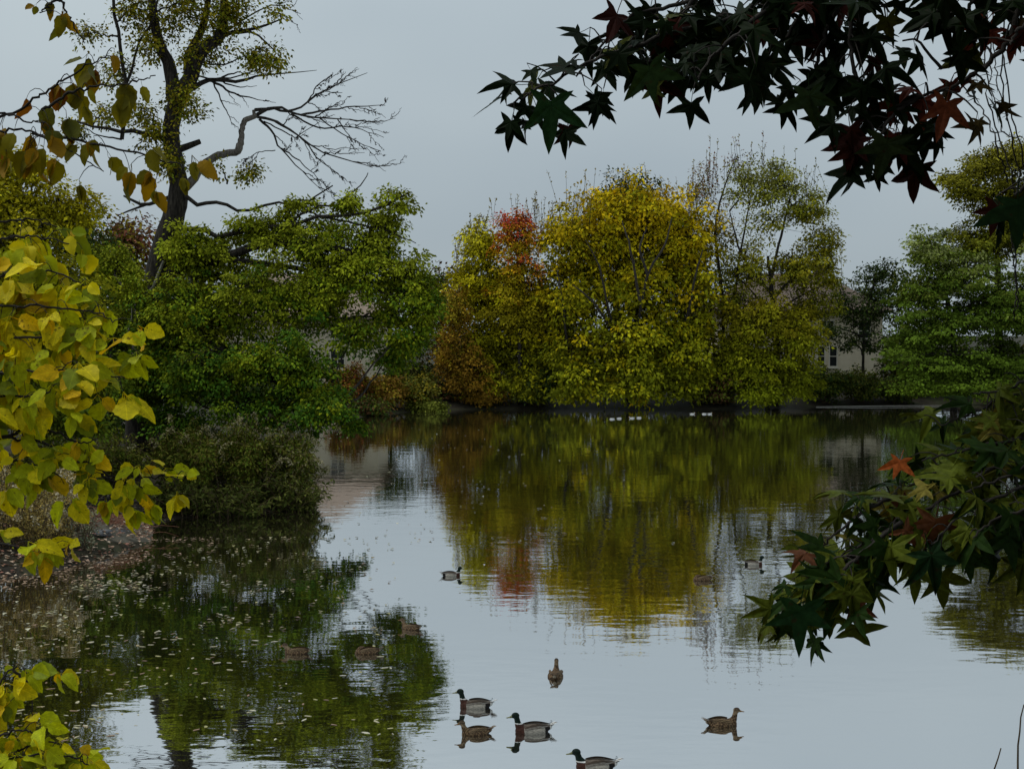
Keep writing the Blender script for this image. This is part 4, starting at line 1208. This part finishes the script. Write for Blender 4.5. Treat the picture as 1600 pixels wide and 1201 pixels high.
def tail_mesh(kind):
    Vv = []; Fv = []; C = []
    for k in range(7):
        a_ = (k - 3) * 0.13; n0 = len(Vv)
        l = 0.10 - 0.006 * abs(k - 3)
        for (f_, wd) in ((0, 0.009), (0.6, 0.013), (1.0, 0.004)):
            for q_ in (-1, 1):
                xx_ = -0.235 - l * f_ * math.cos(a_); yy_ = 0.01 * (k - 3) + l * f_ * math.sin(a_) + q_ * wd
                Vv.append((xx_, yy_, 0.112 + 0.03 * f_ + 0.002 * k))
                C.append({'drake': (0.6, 0.59, 0.56) if k in (0, 1, 5, 6) else (0.16, 0.14, 0.12), 'hen': (0.22, 0.165, 0.11) if k % 2 else (0.10, 0.07, 0.045), 'white': (0.74, 0.73, 0.69)}[kind])
        Fv += [(n0, n0 + 1, n0 + 3, n0 + 2), (n0 + 2, n0 + 3, n0 + 5, n0 + 4)]
    if kind == 'drake':     # black curled feathers above the tail
        for q_ in (-1, 1):
            n0 = len(Vv)
            for i in range(8):
                t_ = i / 7 * 4.2
                cx_, cz_ = -0.235 - 0.02 * math.sin(t_), 0.142 + 0.022 * (1 - math.cos(t_)) * 0.6
                for w_ in (-1, 1):
                    Vv.append((cx_ - 0.004 * i, q_ * 0.012 + w_ * 0.006, cz_)); C.append((0.01, 0.012, 0.012))
            Fv += [(n0 + 2 * i, n0 + 2 * i + 1, n0 + 2 * i + 3, n0 + 2 * i + 2) for i in range(7)]
    me = bpy.data.meshes.new('tail'); me.from_pydata(Vv, [], Fv)
    ca = me.color_attributes.new('col', 'FLOAT_COLOR', 'POINT')
    ca.data.foreach_set('color', np.array([[*c_, 1] for c_ in C], np.float32).ravel())
    me.materials.append(FEATHER)
    return me


BODY = {}
WING = {(k, s_): wing_mesh(k, s_) for k in ('drake', 'hen', 'white') for s_ in (-1, 1)}
TAIL = {k: tail_mesh(k) for k in ('drake', 'hen', 'white')}


def duck(kind, pose, px, py, yaw, label, scale=0.95, group='ducks swimming on the pond'):
    """(px, py): waterline pixel; yaw 0 faces right, 180 faces left, 90 faces away"""
    if (kind, pose) not in BODY:
        BODY[(kind, pose)] = duck_body(kind, pose)
    p = W(px, py)
    r = empty({'drake': 'mallard_drake', 'hen': 'mallard_hen', 'white': 'white_duck'}[kind], (p[0], p[1], -0.03))
    r.rotation_euler.z = math.radians(yaw); r.scale = (scale,) * 3
    tag(r, label, 'duck', group)
    link(bpy.data.objects.new('body', BODY[(kind, pose)]), r)
    for s_ in (-1, 1):
        link(bpy.data.objects.new('wing', WING[(kind, s_)]), r)
    link(bpy.data.objects.new('tail', TAIL[kind]), r)
    return r


duck('drake', 'high', 741, 1104, 172, 'green headed drake swimming just behind the small brown hen')
duck('drake', 'high', 830, 1143, 186, 'green headed drake with white collar swimming right of the small brown hen', 1.0)
duck('drake', 'mid', 928, 1200, 178, 'drake cut off by the bottom edge of the picture', 1.02)
duck('hen', 'mid', 742, 1146, 190, 'small brown hen between the two drakes near the front', 0.82)
duck('hen', 'high', 868, 1056, 84, 'brown hen swimming away seen from behind', 0.9)
duck('hen', 'high', 1130, 1132, 8, 'brown hen alone on the open water at lower right', 0.88)
duck('hen', 'mid', 641, 982, 150, 'reddish brown hen at the edge of the tree reflection', 0.8)
duck('hen', 'low', 462, 1020, 176, 'brown hen in the dark tree reflection at left', 0.85)
duck('hen', 'tucked', 572, 1020, 185, 'dozing brown hen with tucked head in the tree reflection', 0.85)
duck('drake', 'mid', 706, 899, 12, 'distant drake swimming right on the bright water', 0.85)
duck('drake', 'mid', 1178, 882, 6, 'distant pale sided drake beside the tip of the leafy branch', 0.9)
duck('hen', 'tucked', 1096, 906, 182, 'mottled hen dozing on the golden reflection', 0.85)
for (px, py, yaw, pose, lab) in [(956, 655, 175, 'tucked', 'leftmost of the white ducks on the far water'), (968, 654, 10, 'tucked', 'second white duck from the left on the far water'), (987, 653.5, 185, 'low', 'third white duck from the left on the far water'),
                                 (999, 653, 0, 'tucked', 'fourth white duck from the left on the far water'), (1082, 647, 5, 'low', 'fifth white duck from the left, near the far shore'), (1100, 647, 180, 'tucked', 'sixth white duck from the left, near the far shore'), (1109, 647, 20, 'low', 'rightmost white duck near the far shore')]:
    duck('white', pose, px, py, yaw, lab, 0.66, 'white ducks on the far water')

# half-sunk branch along the right far waterline
lg = Tubes()
p0, p1 = W(1275, 636), W(1500, 634)
lg.add(smooth_path([p0 + [0, 0, .03], (p0 + p1) / 2 + [0, -.3, .06], p1 + [0, 0, .03]], 14), [0.02, 0.03, 0.02], 6)
o = lg.build('driftwood', noise_mat('bleached_wood', [(0.3, (0.30, 0.28, 0.24)), (0.7, (0.45, 0.43, 0.38))], scale=5, bump=0.2)); tag(o, 'long pale driftwood pole lying along the far right waterline', 'driftwood')

rng = np.random.default_rng(105)
# ------------------------------------------------------------------ foreground: star-leaved sweetgum at right


def gum_leaf_mesh(seed):
    r_ = random.Random(seed)
    pts = [(0, 0, 0)]
    lob = [(-122, 0.60), (-62, 0.90), (0, 1.0), (62, 0.90), (122, 0.60)]
    out_ = []
    for k, (a_, l) in enumerate(lob):
        a_ += r_.uniform(-11, 11); l *= r_.uniform(0.8, 1.15)
        w_ = 15 if abs(a_) < 100 else 17
        out_ += [(a_ - w_ * 1.15, l * 0.52), (a_ - w_ * 0.52, l * 0.74), (a_, l), (a_ + w_ * 0.52, l * 0.74), (a_ + w_ * 1.15, l * 0.52)]
        if k < 4:
            out_.append(((lob[k][0] + lob[k + 1][0]) / 2, 0.34))
    out_.append((180, 0.10))
    cup = r_.uniform(-0.45, 0.2); tw = r_.uniform(-0.4, 0.4)
    dr = [r_.uniform(-0.7, 0.15) for _ in range(5)]
    for (a_, l) in out_:
        x = l * math.sin(math.radians(a_)); y = l * math.cos(math.radians(a_))
        li = min(4, max(0, int((a_ + 152) / 61)))
        z = cup * l * l + tw * x * y + dr[li] * l ** 3 * 0.6
        pts.append((x, y, z))
    n = len(out_)
    fs = [(0, i + 2, i + 1) for i in range(n - 1)] + [(0, 1, n)]
    # petiole
    b0 = len(pts); pr = 0.014
    for (yy_, zz2) in ((0.0, 0.0), (-0.28, 0.05), (-0.55, 0.14)):
        for q_ in range(3):
            pts.append((pr * math.cos(q_ * 2.094), yy_, zz2 + pr * math.sin(q_ * 2.094) - 0.01))
    for s_ in range(2):
        for q_ in range(3):
            i0 = b0 + s_ * 3 + q_; i1 = b0 + s_ * 3 + (q_ + 1) % 3
            fs.append((i0, i1, i1 + 3, i0 + 3))
    me = bpy.data.meshes.new('leaf'); me.from_pydata(pts, [], fs); me.materials.append(GUM)
    return me


def oval_leaf_mesh(seed):
    r_ = random.Random(seed)
    n = 9
    L_, pts, fs = 1.0, [], []
    cup = r_.uniform(-0.6, 0.2); fold = r_.uniform(-0.05, 0.5); tw = r_.uniform(-0.6, 0.6)
    wav = r_.uniform(0, 6)
    wmax = r_.uniform(0.28, 0.41)
    for i in range(n):
        u = i / (n - 1)
        w_ = wmax * math.sin(math.pi * u ** 0.78) ** 0.72 * (1 - 0.12 * u) if 0 < u < 1 else 0.0
        z0 = cup * u * u
        for q_ in (-1, -0.55, 0, 0.55, 1):
            ser = 1 + (0.07 if i % 2 else -0.05) * (abs(q_) == 1)
            x = q_ * w_ * ser
            pts.append((x, u, z0 + fold * abs(x) + tw * x * u + 0.03 * math.sin(9 * u + wav) * abs(q_)))
    for i in range(n - 1):
        for j in range(4):
            a_ = i * 5 + j
            fs.append((a_, a_ + 1, a_ + 6, a_ + 5))
    b0 = len(pts); pr = 0.012
    for (yy_, zz2) in ((0.0, 0.0), (-0.15, 0.03), (-0.32, 0.10)):
        for q_ in range(3):
            pts.append((pr * math.cos(q_ * 2.094), yy_, zz2 + pr * math.sin(q_ * 2.094)))
    for s_ in range(2):
        for q_ in range(3):
            i0 = b0 + s_ * 3 + q_; i1 = b0 + s_ * 3 + (q_ + 1) % 3
            fs.append((i0, i1, i1 + 3, i0 + 3))
    me = bpy.data.meshes.new('leaf'); me.from_pydata(pts, [], fs); me.materials.append(YEL)
    me.validate()
    for p_ in me.polygons: p_.use_smooth = True
    return me


GUMM = [gum_leaf_mesh(k) for k in range(16)]
OVM = [oval_leaf_mesh(k) for k in range(16)]
GUM_M = foliage_mat('gum_leaf_mass', trans=0.12, rough=0.55, spec=0.04, scale=14, lo=0.6, hi=1.3, tint=(1.3, 1.0, 0.35))
YEL_M = foliage_mat('yellow_leaf_mass', trans=0.40, rough=0.55, spec=0.10, scale=16, lo=0.72, hi=1.2, tint=(1.15, 1.05, 0.3))
SPECS = {}


def flush_leaves(root, mat_mass, limit=290):
    """the leaves that show largest become parts of their own, the surplus one joined part"""
    sp_l = SPECS.pop(root.name)

    def key(t_):
        c_ = (t_[1] @ Vector((0, 0.3, 0))) + Vector(root.location)
        off = max(0, abs(c_.x / c_.y) - 0.364) + max(0, (c_.z - 5) / c_.y - 0.238) + max(0, (5 - c_.z) / c_.y - 0.308)
        return off * 40 + c_.y - t_[3] * 4
    sp_l.sort(key=key)
    for me, M, colr, sz in sp_l[:limit]:
        o = bpy.data.objects.new('leaf', me)
        o.matrix_basis = M; o.color = (*colr, 1); o.parent = root
        COL.objects.link(o)
    VV, FF, CC, n0 = [], [], [], 0
    for me, M, colr, sz in sp_l[limit:]:
        VV += [M @ v.co for v in me.vertices]
        FF += [[i + n0 for i in p_.vertices] for p_ in me.polygons]
        CC += [colr] * len(me.vertices); n0 += len(me.vertices)
    if VV:
        o = mesh_np('leaf_mass', [tuple(v) for v in VV], FF, mat_mass, col=np.array(CC), parent=root)
        o['kind'] = 'stuff'



def orient(d, n):
    """rotation whose +Y is the blade direction d and +Z its upper face n"""
    d = Vector(d).normalized(); n = Vector(n); x = d.cross(n).normalized(); n = x.cross(d)
    return Matrix((x, d, n)).transposed()


def put_leaf(mesh, root, at, d, n, size, colr, pet):
    R = orient(d, n)
    loc = Vector(at) - R @ Vector((0, -pet[0], pet[1])) * size - Vector(root.location)
    SPECS.setdefault(root.name, []).append((mesh, Matrix.Translation(loc) @ R.to_4x4() @ Matrix.Scale(size, 4), tuple(colr), size))


def branch_leaves(root, tb, meshes, pts, D, r0, spacing, spread, size, colf, hang=0.6, zsp=0.2, per=(1, 3), pet=(0.55, 0.14), tlen=(0.03, 0.12), face=0.5, top=0.0, grow=0.9):
    """a woody branch through photo points at distance D, side twigs, and leaves on the twig ends"""
    P3 = [P(a[0], a[1], D + (a[2] if len(a) > 2 else 0)) for a in pts]
    n = max(10, len(pts) * 6)
    pth = smooth_path(P3, n, 0.0022)
    tb.add(pth, [r0, r0 * 0.35], 6)
    seg = np.linalg.norm(np.diff(pth, axis=0), axis=1); s = np.concatenate([[0], np.cumsum(seg)])
    k = 0.0
    cnt = 0
    if root.name.startswith('sweet'):
        spacing = spacing * 0.78
    while k < s[-1]:
        b_ = np.array([np.interp(k, s, pth[:, i]) for i in range(3)])
        inside = -0.405 < b_[0] / b_[1] < 0.405 and 5 - 0.345 * b_[1] < b_[2] < 5 + 0.275 * b_[1]
        if inside:
            a_ = rng.uniform(0, 2 * math.pi); l = rng.uniform(*tlen)
            tip = b_ + np.array([math.cos(a_) * l * spread, rng.normal(0, zsp) * l * 2, math.sin(a_) * l * spread * 0.8 - 0.15 * l])
            tb.add(smooth_path([b_, (b_ + tip) / 2 + np.array([0, 0, 0.01]), tip], 4), [r0 * 0.35, r0 * 0.2], 4)
            for _ in range(int(rng.integers(*per))):
                yaw = rng.uniform(0, 2 * math.pi)
                hor = np.array([math.cos(yaw), math.sin(yaw) * 0.7, 0])
                h = np.clip(rng.normal(hang, 0.25), -0.3, 1.0)
                d = nrm(hor * (1 - abs(h)) + np.array([0, 0, -h]) + nrm(tip - b_) * 0.3)
                nn = np.array([rng.normal(0, .45), -face + rng.normal(0, .3), 0.55 + top + rng.normal(0, .3)])
                sz = size * grow * rng.uniform(0.55, 1.22)
                put_leaf(meshes[int(rng.integers(0, len(meshes)))], root, tip, d, nn, sz, colf(tip), pet)
                cnt += 1
        k += spacing * rng.uniform(0.6, 1.4)
    return cnt


gb = np.array([3.3, 3.6, gz(3.3, 3.6)])
gum = empty('sweetgum_tree', gb)
tag(gum, 'sweetgum tree whose dark star leaved branches hang in from the right', 'tree')
tb = Tubes()
trk = smooth_path([gb - [0, 0, .2], gb + [-.05, 0, 1.2], gb + [.05, .1, 2.8], gb + [-.1, 0, 4.6], gb + [.1, -.2, 7]], 18, 0.01)
tb.add(trk, [0.19, 0.15, 0.13, 0.1, 0.05], 12)


def gumcol_up(p):  # near-black green carries the backlit shade of the upper leaves
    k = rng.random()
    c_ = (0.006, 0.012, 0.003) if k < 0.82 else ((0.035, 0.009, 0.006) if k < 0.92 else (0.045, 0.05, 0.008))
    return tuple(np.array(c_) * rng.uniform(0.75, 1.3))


def gumcol_red(p):
    k = rng.random()
    c_ = (0.10, 0.022, 0.012) if k < 0.45 else ((0.05, 0.035, 0.012) if k < 0.8 else (0.03, 0.045, 0.012))
    return tuple(np.array(c_) * rng.uniform(0.75, 1.3))


def gumcol_low(p):
    k = rng.random()
    c_ = (0.07, 0.085, 0.008) if k < 0.40 else ((0.014, 0.030, 0.005) if k < 0.86 else ((0.12, 0.045, 0.02) if k < 0.95 else (0.17, 0.14, 0.025)))
    return tuple(np.array(c_) * rng.uniform(0.75, 1.3))


def to_trunk(pts, D, r, h):
    """woody link from the first branch point back to the trunk"""
    a_ = P(pts[0][0], pts[0][1], D + (pts[0][2] if len(pts[0]) > 2 else 0))
    t_ = trk[int(np.argmin(np.abs(trk[:, 2] - h)))]
    tb.add(smooth_path([t_, (a_ + t_) / 2 + np.array([0, 0, 0.12]), a_], 8, 0.005), [r * 1.7, r], 6)


ng = 0
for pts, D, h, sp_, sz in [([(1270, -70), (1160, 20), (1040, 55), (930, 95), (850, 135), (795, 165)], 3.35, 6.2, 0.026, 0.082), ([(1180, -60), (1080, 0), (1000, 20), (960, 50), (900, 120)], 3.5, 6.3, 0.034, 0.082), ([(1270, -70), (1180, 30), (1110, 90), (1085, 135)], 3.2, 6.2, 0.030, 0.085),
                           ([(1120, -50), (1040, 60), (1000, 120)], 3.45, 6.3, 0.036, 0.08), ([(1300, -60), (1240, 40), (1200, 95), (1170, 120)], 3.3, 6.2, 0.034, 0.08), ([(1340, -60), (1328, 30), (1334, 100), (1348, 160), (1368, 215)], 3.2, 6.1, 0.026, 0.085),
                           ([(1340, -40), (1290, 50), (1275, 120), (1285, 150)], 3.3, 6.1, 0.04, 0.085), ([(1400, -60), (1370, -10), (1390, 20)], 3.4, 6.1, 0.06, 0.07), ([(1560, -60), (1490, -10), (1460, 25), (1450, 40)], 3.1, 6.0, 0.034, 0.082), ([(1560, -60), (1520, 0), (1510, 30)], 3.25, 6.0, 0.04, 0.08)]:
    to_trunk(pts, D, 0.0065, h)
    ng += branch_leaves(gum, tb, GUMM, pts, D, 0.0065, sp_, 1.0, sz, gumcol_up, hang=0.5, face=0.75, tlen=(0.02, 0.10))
pts = [(1640, -60), (1595, 10), (1572, 70), (1530, 110), (1490, 135), (1440, 150), (1400, 165)]
to_trunk(pts, 3.2, 0.012, 5.9)
ng += branch_leaves(gum, tb, GUMM, pts, 3.2, 0.008, 0.04, 0.8, 0.07, gumcol_red, hang=0.55, face=0.75)
ng += branch_leaves(gum, tb, GUMM, [(1440, 150), (1400, 175), (1375, 215), (1380, 240)], 3.2, 0.006, 0.03, 0.9, 0.08, gumcol_up, hang=0.7, face=0.8)
pts = [(1680, 20), (1600, 40), (1580, 70)]; to_trunk(pts, 3.0, 0.01, 5.8)
ng += branch_leaves(gum, tb, GUMM, pts, 3.0, 0.007, 0.05, 0.8, 0.08, gumcol_up, hang=0.6, face=0.8)
pts = [(1690, 240), (1620, 280), (1585, 305)]; to_trunk(pts, 2.9, 0.01, 5.4)
ng += branch_leaves(gum, tb, GUMM, pts, 2.9, 0.007, 0.05, 0.7, 0.088, gumcol_up, hang=0.8, face=0.85)
# bare side twig under the upper branches
tb.add(smooth_path([P(1472, 108, 3.2), P(1450, 85, 3.2), P(1432, 65, 3.2), P(1410, 64, 3.2)], 8, 0.003), [0.004, 0.002], 4)
tb.add(smooth_path([P(1432, 65, 3.2), P(1437, 48, 3.2)], 4), [0.003, 0.0015], 4)
# lower branch over the water
for pts, D, h, sp_, sz, tp in [([(1700, 600), (1600, 690), (1500, 765), (1410, 815), (1330, 862), (1275, 905), (1240, 945)], 3.1, 4.9, 0.022, 0.074, 0.3), ([(1700, 600), (1620, 640), (1540, 700), (1450, 745), (1390, 775), (1330, 800)], 3.25, 4.9, 0.032, 0.075, 0.5), ([(1700, 720), (1600, 760), (1510, 800), (1455, 850)], 3.0, 4.7, 0.034, 0.085, 0.0),
                               ([(1700, 580), (1600, 610), (1530, 640), (1470, 665)], 3.3, 5.0, 0.036, 0.078, 0.3), ([(1700, 640), (1610, 680), (1520, 700), (1440, 720)], 3.15, 4.9, 0.036, 0.08, 0.2), ([(1700, 760), (1620, 790), (1560, 810), (1520, 840)], 2.95, 4.7, 0.034, 0.085, -0.1),
                               ([(1410, 815), (1340, 870), (1290, 920), (1250, 965)], 3.0, 0, 0.026, 0.085, -0.1), ([(1340, 860), (1300, 890), (1265, 920), (1240, 950)], 3.1, 0, 0.02, 0.066, 0.3), ([(1400, 770), (1350, 800), (1310, 830), (1280, 860)], 3.15, 0, 0.022, 0.075, 0.4), ([(1700, 560), (1620, 590), (1560, 610), (1520, 615)], 3.2, 5.0, 0.03, 0.085, -0.1), ([(1700, 680), (1620, 720), (1560, 750), (1500, 770)], 3.0, 4.8, 0.036, 0.085, 0.0)]:
    if h: to_trunk(pts, D, 0.006, h)
    ng += branch_leaves(gum, tb, GUMM, pts, D, 0.0055, sp_, 0.75, sz, gumcol_low, hang=0.3 if tp > 0 else 0.65, face=0.6, top=tp, tlen=(0.02, 0.09))
# hand-set accents: orange leaf and the deep green hanging ones
for (px, py, D, sz, c_) in [(1405, 722, 3.0, 0.05, (0.36, 0.085, 0.02)), (1478, 165, 3.1, 0.075, (0.12, 0.03, 0.012)), (1250, 955, 2.85, 0.10, (0.012, 0.035, 0.010)), (1455, 868, 2.9, 0.09, (0.012, 0.03, 0.010)), (1590, 320, 2.8, 0.10, (0.012, 0.03, 0.010)), (860, 165, 3.1, 0.095, (0.012, 0.035, 0.010)), (1385, 225, 3.1, 0.09, (0.02, 0.03, 0.01)), (1265, 150, 3.1, 0.09, (0.02, 0.035, 0.012)), (1015, 110, 3.1, 0.09, (0.02, 0.04, 0.012))]:
    at_ = P(px, py, D)
    put_leaf(GUMM[int(rng.integers(0, 8))], gum, at_, (rng.normal(0, .2), rng.normal(0, .2), -0.9), (rng.normal(0, .2), -1, 0.3), sz, c_, (0.0, 0.0)); ng += 1
flush_leaves(gum, GUM_M)
# crown overhead (the viewer stands under it, unseen above the frame), put in to shade the leaves
lv = Leaves()
fill_lobes(lv, tb, [dict(c=gb + np.array(c_), r=np.array(r_), w=1.0) for c_, r_ in [((-0.5, -1.6, 5.6), (2.6, 2.6, 1.2)), ((0.6, -0.5, 6.6), (2.8, 2.8, 1.4)), ((-1.4, -4.2, 5.2), (2.4, 2.2, 1.2)), ((1.6, 0.6, 4.9), (1.6, 2.2, 1.4)), ((1.8, -2.5, 4.6), (1.8, 2.4, 1.6))]],
           650, 36, 0.17, 0.45, pal([(0.03, 0.05, 0.014), (0.06, 0.065, 0.015), (0.10, 0.03, 0.015)]), starts=trk[6:], limb_r=0.03, twig_r=0.008)
lv.build('crown', FOL, gum, gb)
tb.build('branches', DARKBARK, gum, gb)

# bare hanging vine at the right edge
vb = P(1560, -60, 3.6)
vine = empty('hanging_vine', vb); tag(vine, 'thin bare vine strands dangling at the right edge of the picture', 'vine')
for pts, w0 in [([(1548, -60), (1542, 30), (1550, 110), (1542, 150), (1556, 200), (1580, 270), (1590, 330)], 2.2), ([(1562, -60), (1556, 40), (1572, 110), (1578, 170), (1596, 230), (1604, 300)], 2.2), ([(1535, -60), (1540, 50), (1538, 90), (1545, 130), (1560, 170), (1572, 210), (1598, 215)], 2.0),
                ([(1505, 135), (1530, 165), (1548, 200), (1565, 250), (1575, 285)], 2.4), ([(1575, -60), (1566, 80), (1570, 160), (1590, 260), (1582, 360), (1588, 440), (1586, 480)], 2.2), ([(1588, 300), (1580, 370), (1590, 460), (1584, 500)], 2.0), ([(1556, -60), (1552, 60), (1560, 140), (1575, 190)], 1.8)]:
    vt = Tubes()
    pth = smooth_path([P(a_, b_, 3.55 + rng.normal(0, .08)) for a_, b_ in pts], 30, 0.0025)
    vt.add(pth, px2m(w0, 3.6), 4)
    for k in range(9):
        i = int(rng.integers(3, 28)); dv = rng.normal(0, 1, 3) * np.array([1, .6, .5])
        e = pth[i] + nrm(dv) * rng.uniform(0.01, 0.03)
        vt.add([pth[i], (pth[i] + e) / 2, e], [px2m(w0, 3.6), px2m(w0 * .6, 3.6), px2m(w0 * .4, 3.6)], 3)
    vt.build('strand', DARKBARK, vine, vb)
# thin stalks at the lower right corner
sb = np.array([1.15, 2.9, gz(1.15, 2.9)])
stk = empty('bare_stalks', sb); tag(stk, 'thin bare stalks poking up in the lower right corner', 'stalks')
for pts in [[(1600, 1340), (1595, 1260), (1590, 1170), (1600, 1100)], [(1570, 1340), (1556, 1260), (1550, 1215), (1564, 1168)]]:
    vt = Tubes(); pth = smooth_path([sb + [rng.uniform(-.05, .05), 0, -0.02]] + [P(a_, b_, 2.9) for a_, b_ in pts], 14, 0.002)
    vt.add(pth, [0.004, 0.0012], 4); vt.build('stalk', STEM, stk, sb)

rng = np.random.default_rng(106)
# ------------------------------------------------------------------ foreground: yellow-leaved small trees at left
yb = np.array([-2.3, 3.0, gz(-2.3, 3.0)])
ylw = empty('yellow_leaved_tree', yb)
tag(ylw, 'small tree with large bright yellow leaves reaching in from the left edge', 'tree')
tb = Tubes()
trk = smooth_path([yb - [0, 0, .2], yb + [.1, 0, .9], yb + [.0, .1, 1.8], yb + [.15, 0, 2.6], yb + [.1, 0, 3.2]], 18, 0.008)
tb.add(trk, [0.07, 0.055, 0.045, 0.03, 0.015], 10)


def ycol(p):
    k = rng.random()
    c_ = (0.74, 0.62, 0.012) if k < 0.44 else ((0.48, 0.52, 0.012) if k < 0.82 else ((0.74, 0.48, 0.010) if k < 0.93 else (0.22, 0.27, 0.015)))
    return tuple(np.array(c_) * rng.uniform(0.75, 1.2))


def ycol_top(p):
    k = rng.random()
    c_ = (0.20, 0.17, 0.012) if k < 0.5 else ((0.30, 0.17, 0.010) if k < 0.78 else ((0.12, 0.12, 0.018) if k < 0.92 else (0.22, 0.08, 0.015)))
    return tuple(np.array(c_) * rng.uniform(0.75, 1.2))


ny = 0
PET = (0.32, 0.10)
for pts, D, h, sp_, sz, cf, hg in [([(-90, 225), (0, 205), (50, 208), (110, 236), (162, 268)], 3.1, 5.6, 0.07, 0.062, ycol_top, 0.8), ([(50, 208), (130, 222), (210, 238), (270, 255), (300, 268)], 3.1, 0, 0.028, 0.064, ycol_top, 0.85), ([(-90, 170), (-10, 172), (40, 190), (70, 190)], 3.05, 5.6, 0.035, 0.06, ycol_top, 0.75),
                                   ([(-90, 210), (20, 175), (70, 145), (110, 118), (150, 95), (185, 88)], 3.15, 5.6, 0.030, 0.06, ycol_top, 0.85), ([(65, 172), (110, 145), (150, 135), (205, 130), (243, 118)], 3.1, 0, 0.045, 0.066, ycol_top, 0.95), ([(60, -60), (96, 0), (112, 35), (132, 68)], 3.1, 5.9, 0.09, 0.05, ycol_top, 0.6), ([(96, 0), (75, 10), (62, 20)], 3.1, 0, 0.04, 0.045, ycol_top, 0.7),
                                   ([(-90, 400), (0, 375), (60, 370), (120, 385)], 3.0, 5.2, 0.022, 0.066, ycol, 0.45), ([(-90, 440), (0, 430), (80, 425), (140, 450)], 2.95, 5.2, 0.02, 0.068, ycol, 0.45), ([(-90, 490), (0, 480), (90, 480), (150, 490), (180, 500)], 2.9, 5.1, 0.019, 0.068, ycol, 0.45), ([(-90, 540), (0, 530), (90, 525), (160, 530), (190, 535)], 2.9, 5.0, 0.019, 0.07, ycol, 0.4),
                                   ([(-90, 600), (0, 585), (80, 580), (150, 585), (195, 590)], 2.85, 5.0, 0.019, 0.07, ycol, 0.45), ([(-90, 640), (0, 620), (70, 615), (130, 610)], 2.85, 4.9, 0.022, 0.066, ycol, 0.5), ([(-90, 345), (-10, 345), (50, 345), (90, 355)], 3.1, 5.3, 0.035, 0.062, ycol, 0.45),
                                   ([(-90, 690), (0, 685), (60, 690), (130, 722), (190, 748), (250, 745), (285, 748)], 2.9, 4.8, 0.024, 0.055, ycol, 0.4), ([(0, 685), (60, 668), (120, 690), (150, 688)], 2.9, 0, 0.026, 0.056, ycol, 0.35), ([(160, 740), (185, 760), (205, 775)], 2.9, 0, 0.02, 0.05, ycol, 0.6), ([(-90, 730), (0, 722), (50, 725), (95, 745)], 2.9, 4.8, 0.03, 0.062, ycol, 0.6), ([(-90, 840), (0, 848), (40, 860), (100, 860)], 2.8, 4.6, 0.028, 0.056, ycol, 0.5)]:
    if h:
        to_trunk(pts, D, 0.004, h)
    ny += branch_leaves(ylw, tb, OVM, pts, D, 0.0035, sp_, 0.8, sz, cf, hang=hg, pet=PET, tlen=(0.02, 0.07), per=(1, 4) if cf is ycol_top else (3, 6), face=0.75, top=0.1, grow=0.82 if cf is ycol_top else 0.80)
flush_leaves(ylw, YEL_M)
tb.build('branches', DARKBARK, ylw, yb)
sb = np.array([-1.35, 2.8, gz(-1.35, 2.8)])
shb = empty('yellow_sapling', sb); tag(shb, 'low sapling with yellow green leaves in the lower left corner', 'sapling')
tb = Tubes()
trk = smooth_path([sb - [0, 0, .1], sb + [.05, 0, .35], sb + [.08, 0, .75], sb + [.14, 0, 1.05]], 12, 0.004)
tb.add(trk, [0.018, 0.012, 0.008], 8)
for pts, D, h, sp_, sz in [([(-60, 1130), (-10, 1080), (20, 1045), (45, 1050)], 2.7, 4.3, 0.024, 0.045), ([(20, 1045), (45, 1075), (50, 1120)], 2.7, 0, 0.026, 0.042), ([(-60, 1220), (0, 1190), (60, 1178), (120, 1185), (140, 1195)], 2.65, 4.1, 0.018, 0.042), ([(-60, 1180), (0, 1150), (40, 1140), (60, 1150)], 2.65, 4.2, 0.026, 0.042), ([(-60, 1240), (40, 1215), (110, 1210)], 2.6, 4.1, 0.024, 0.044), ([(0, 1190), (50, 1160), (115, 1165)], 2.7, 0, 0.03, 0.038)]:
    if h:
        to_trunk(pts, D, 0.004, h)
    branch_leaves(shb, tb, OVM, pts, D, 0.003, sp_, 0.9, sz, ycol, hang=0.4, pet=PET, tlen=(0.015, 0.05), per=(3, 6), face=0.7, grow=1.05)
flush_leaves(shb, YEL_M)
tb.build('branches', DARKBARK, shb, sb)
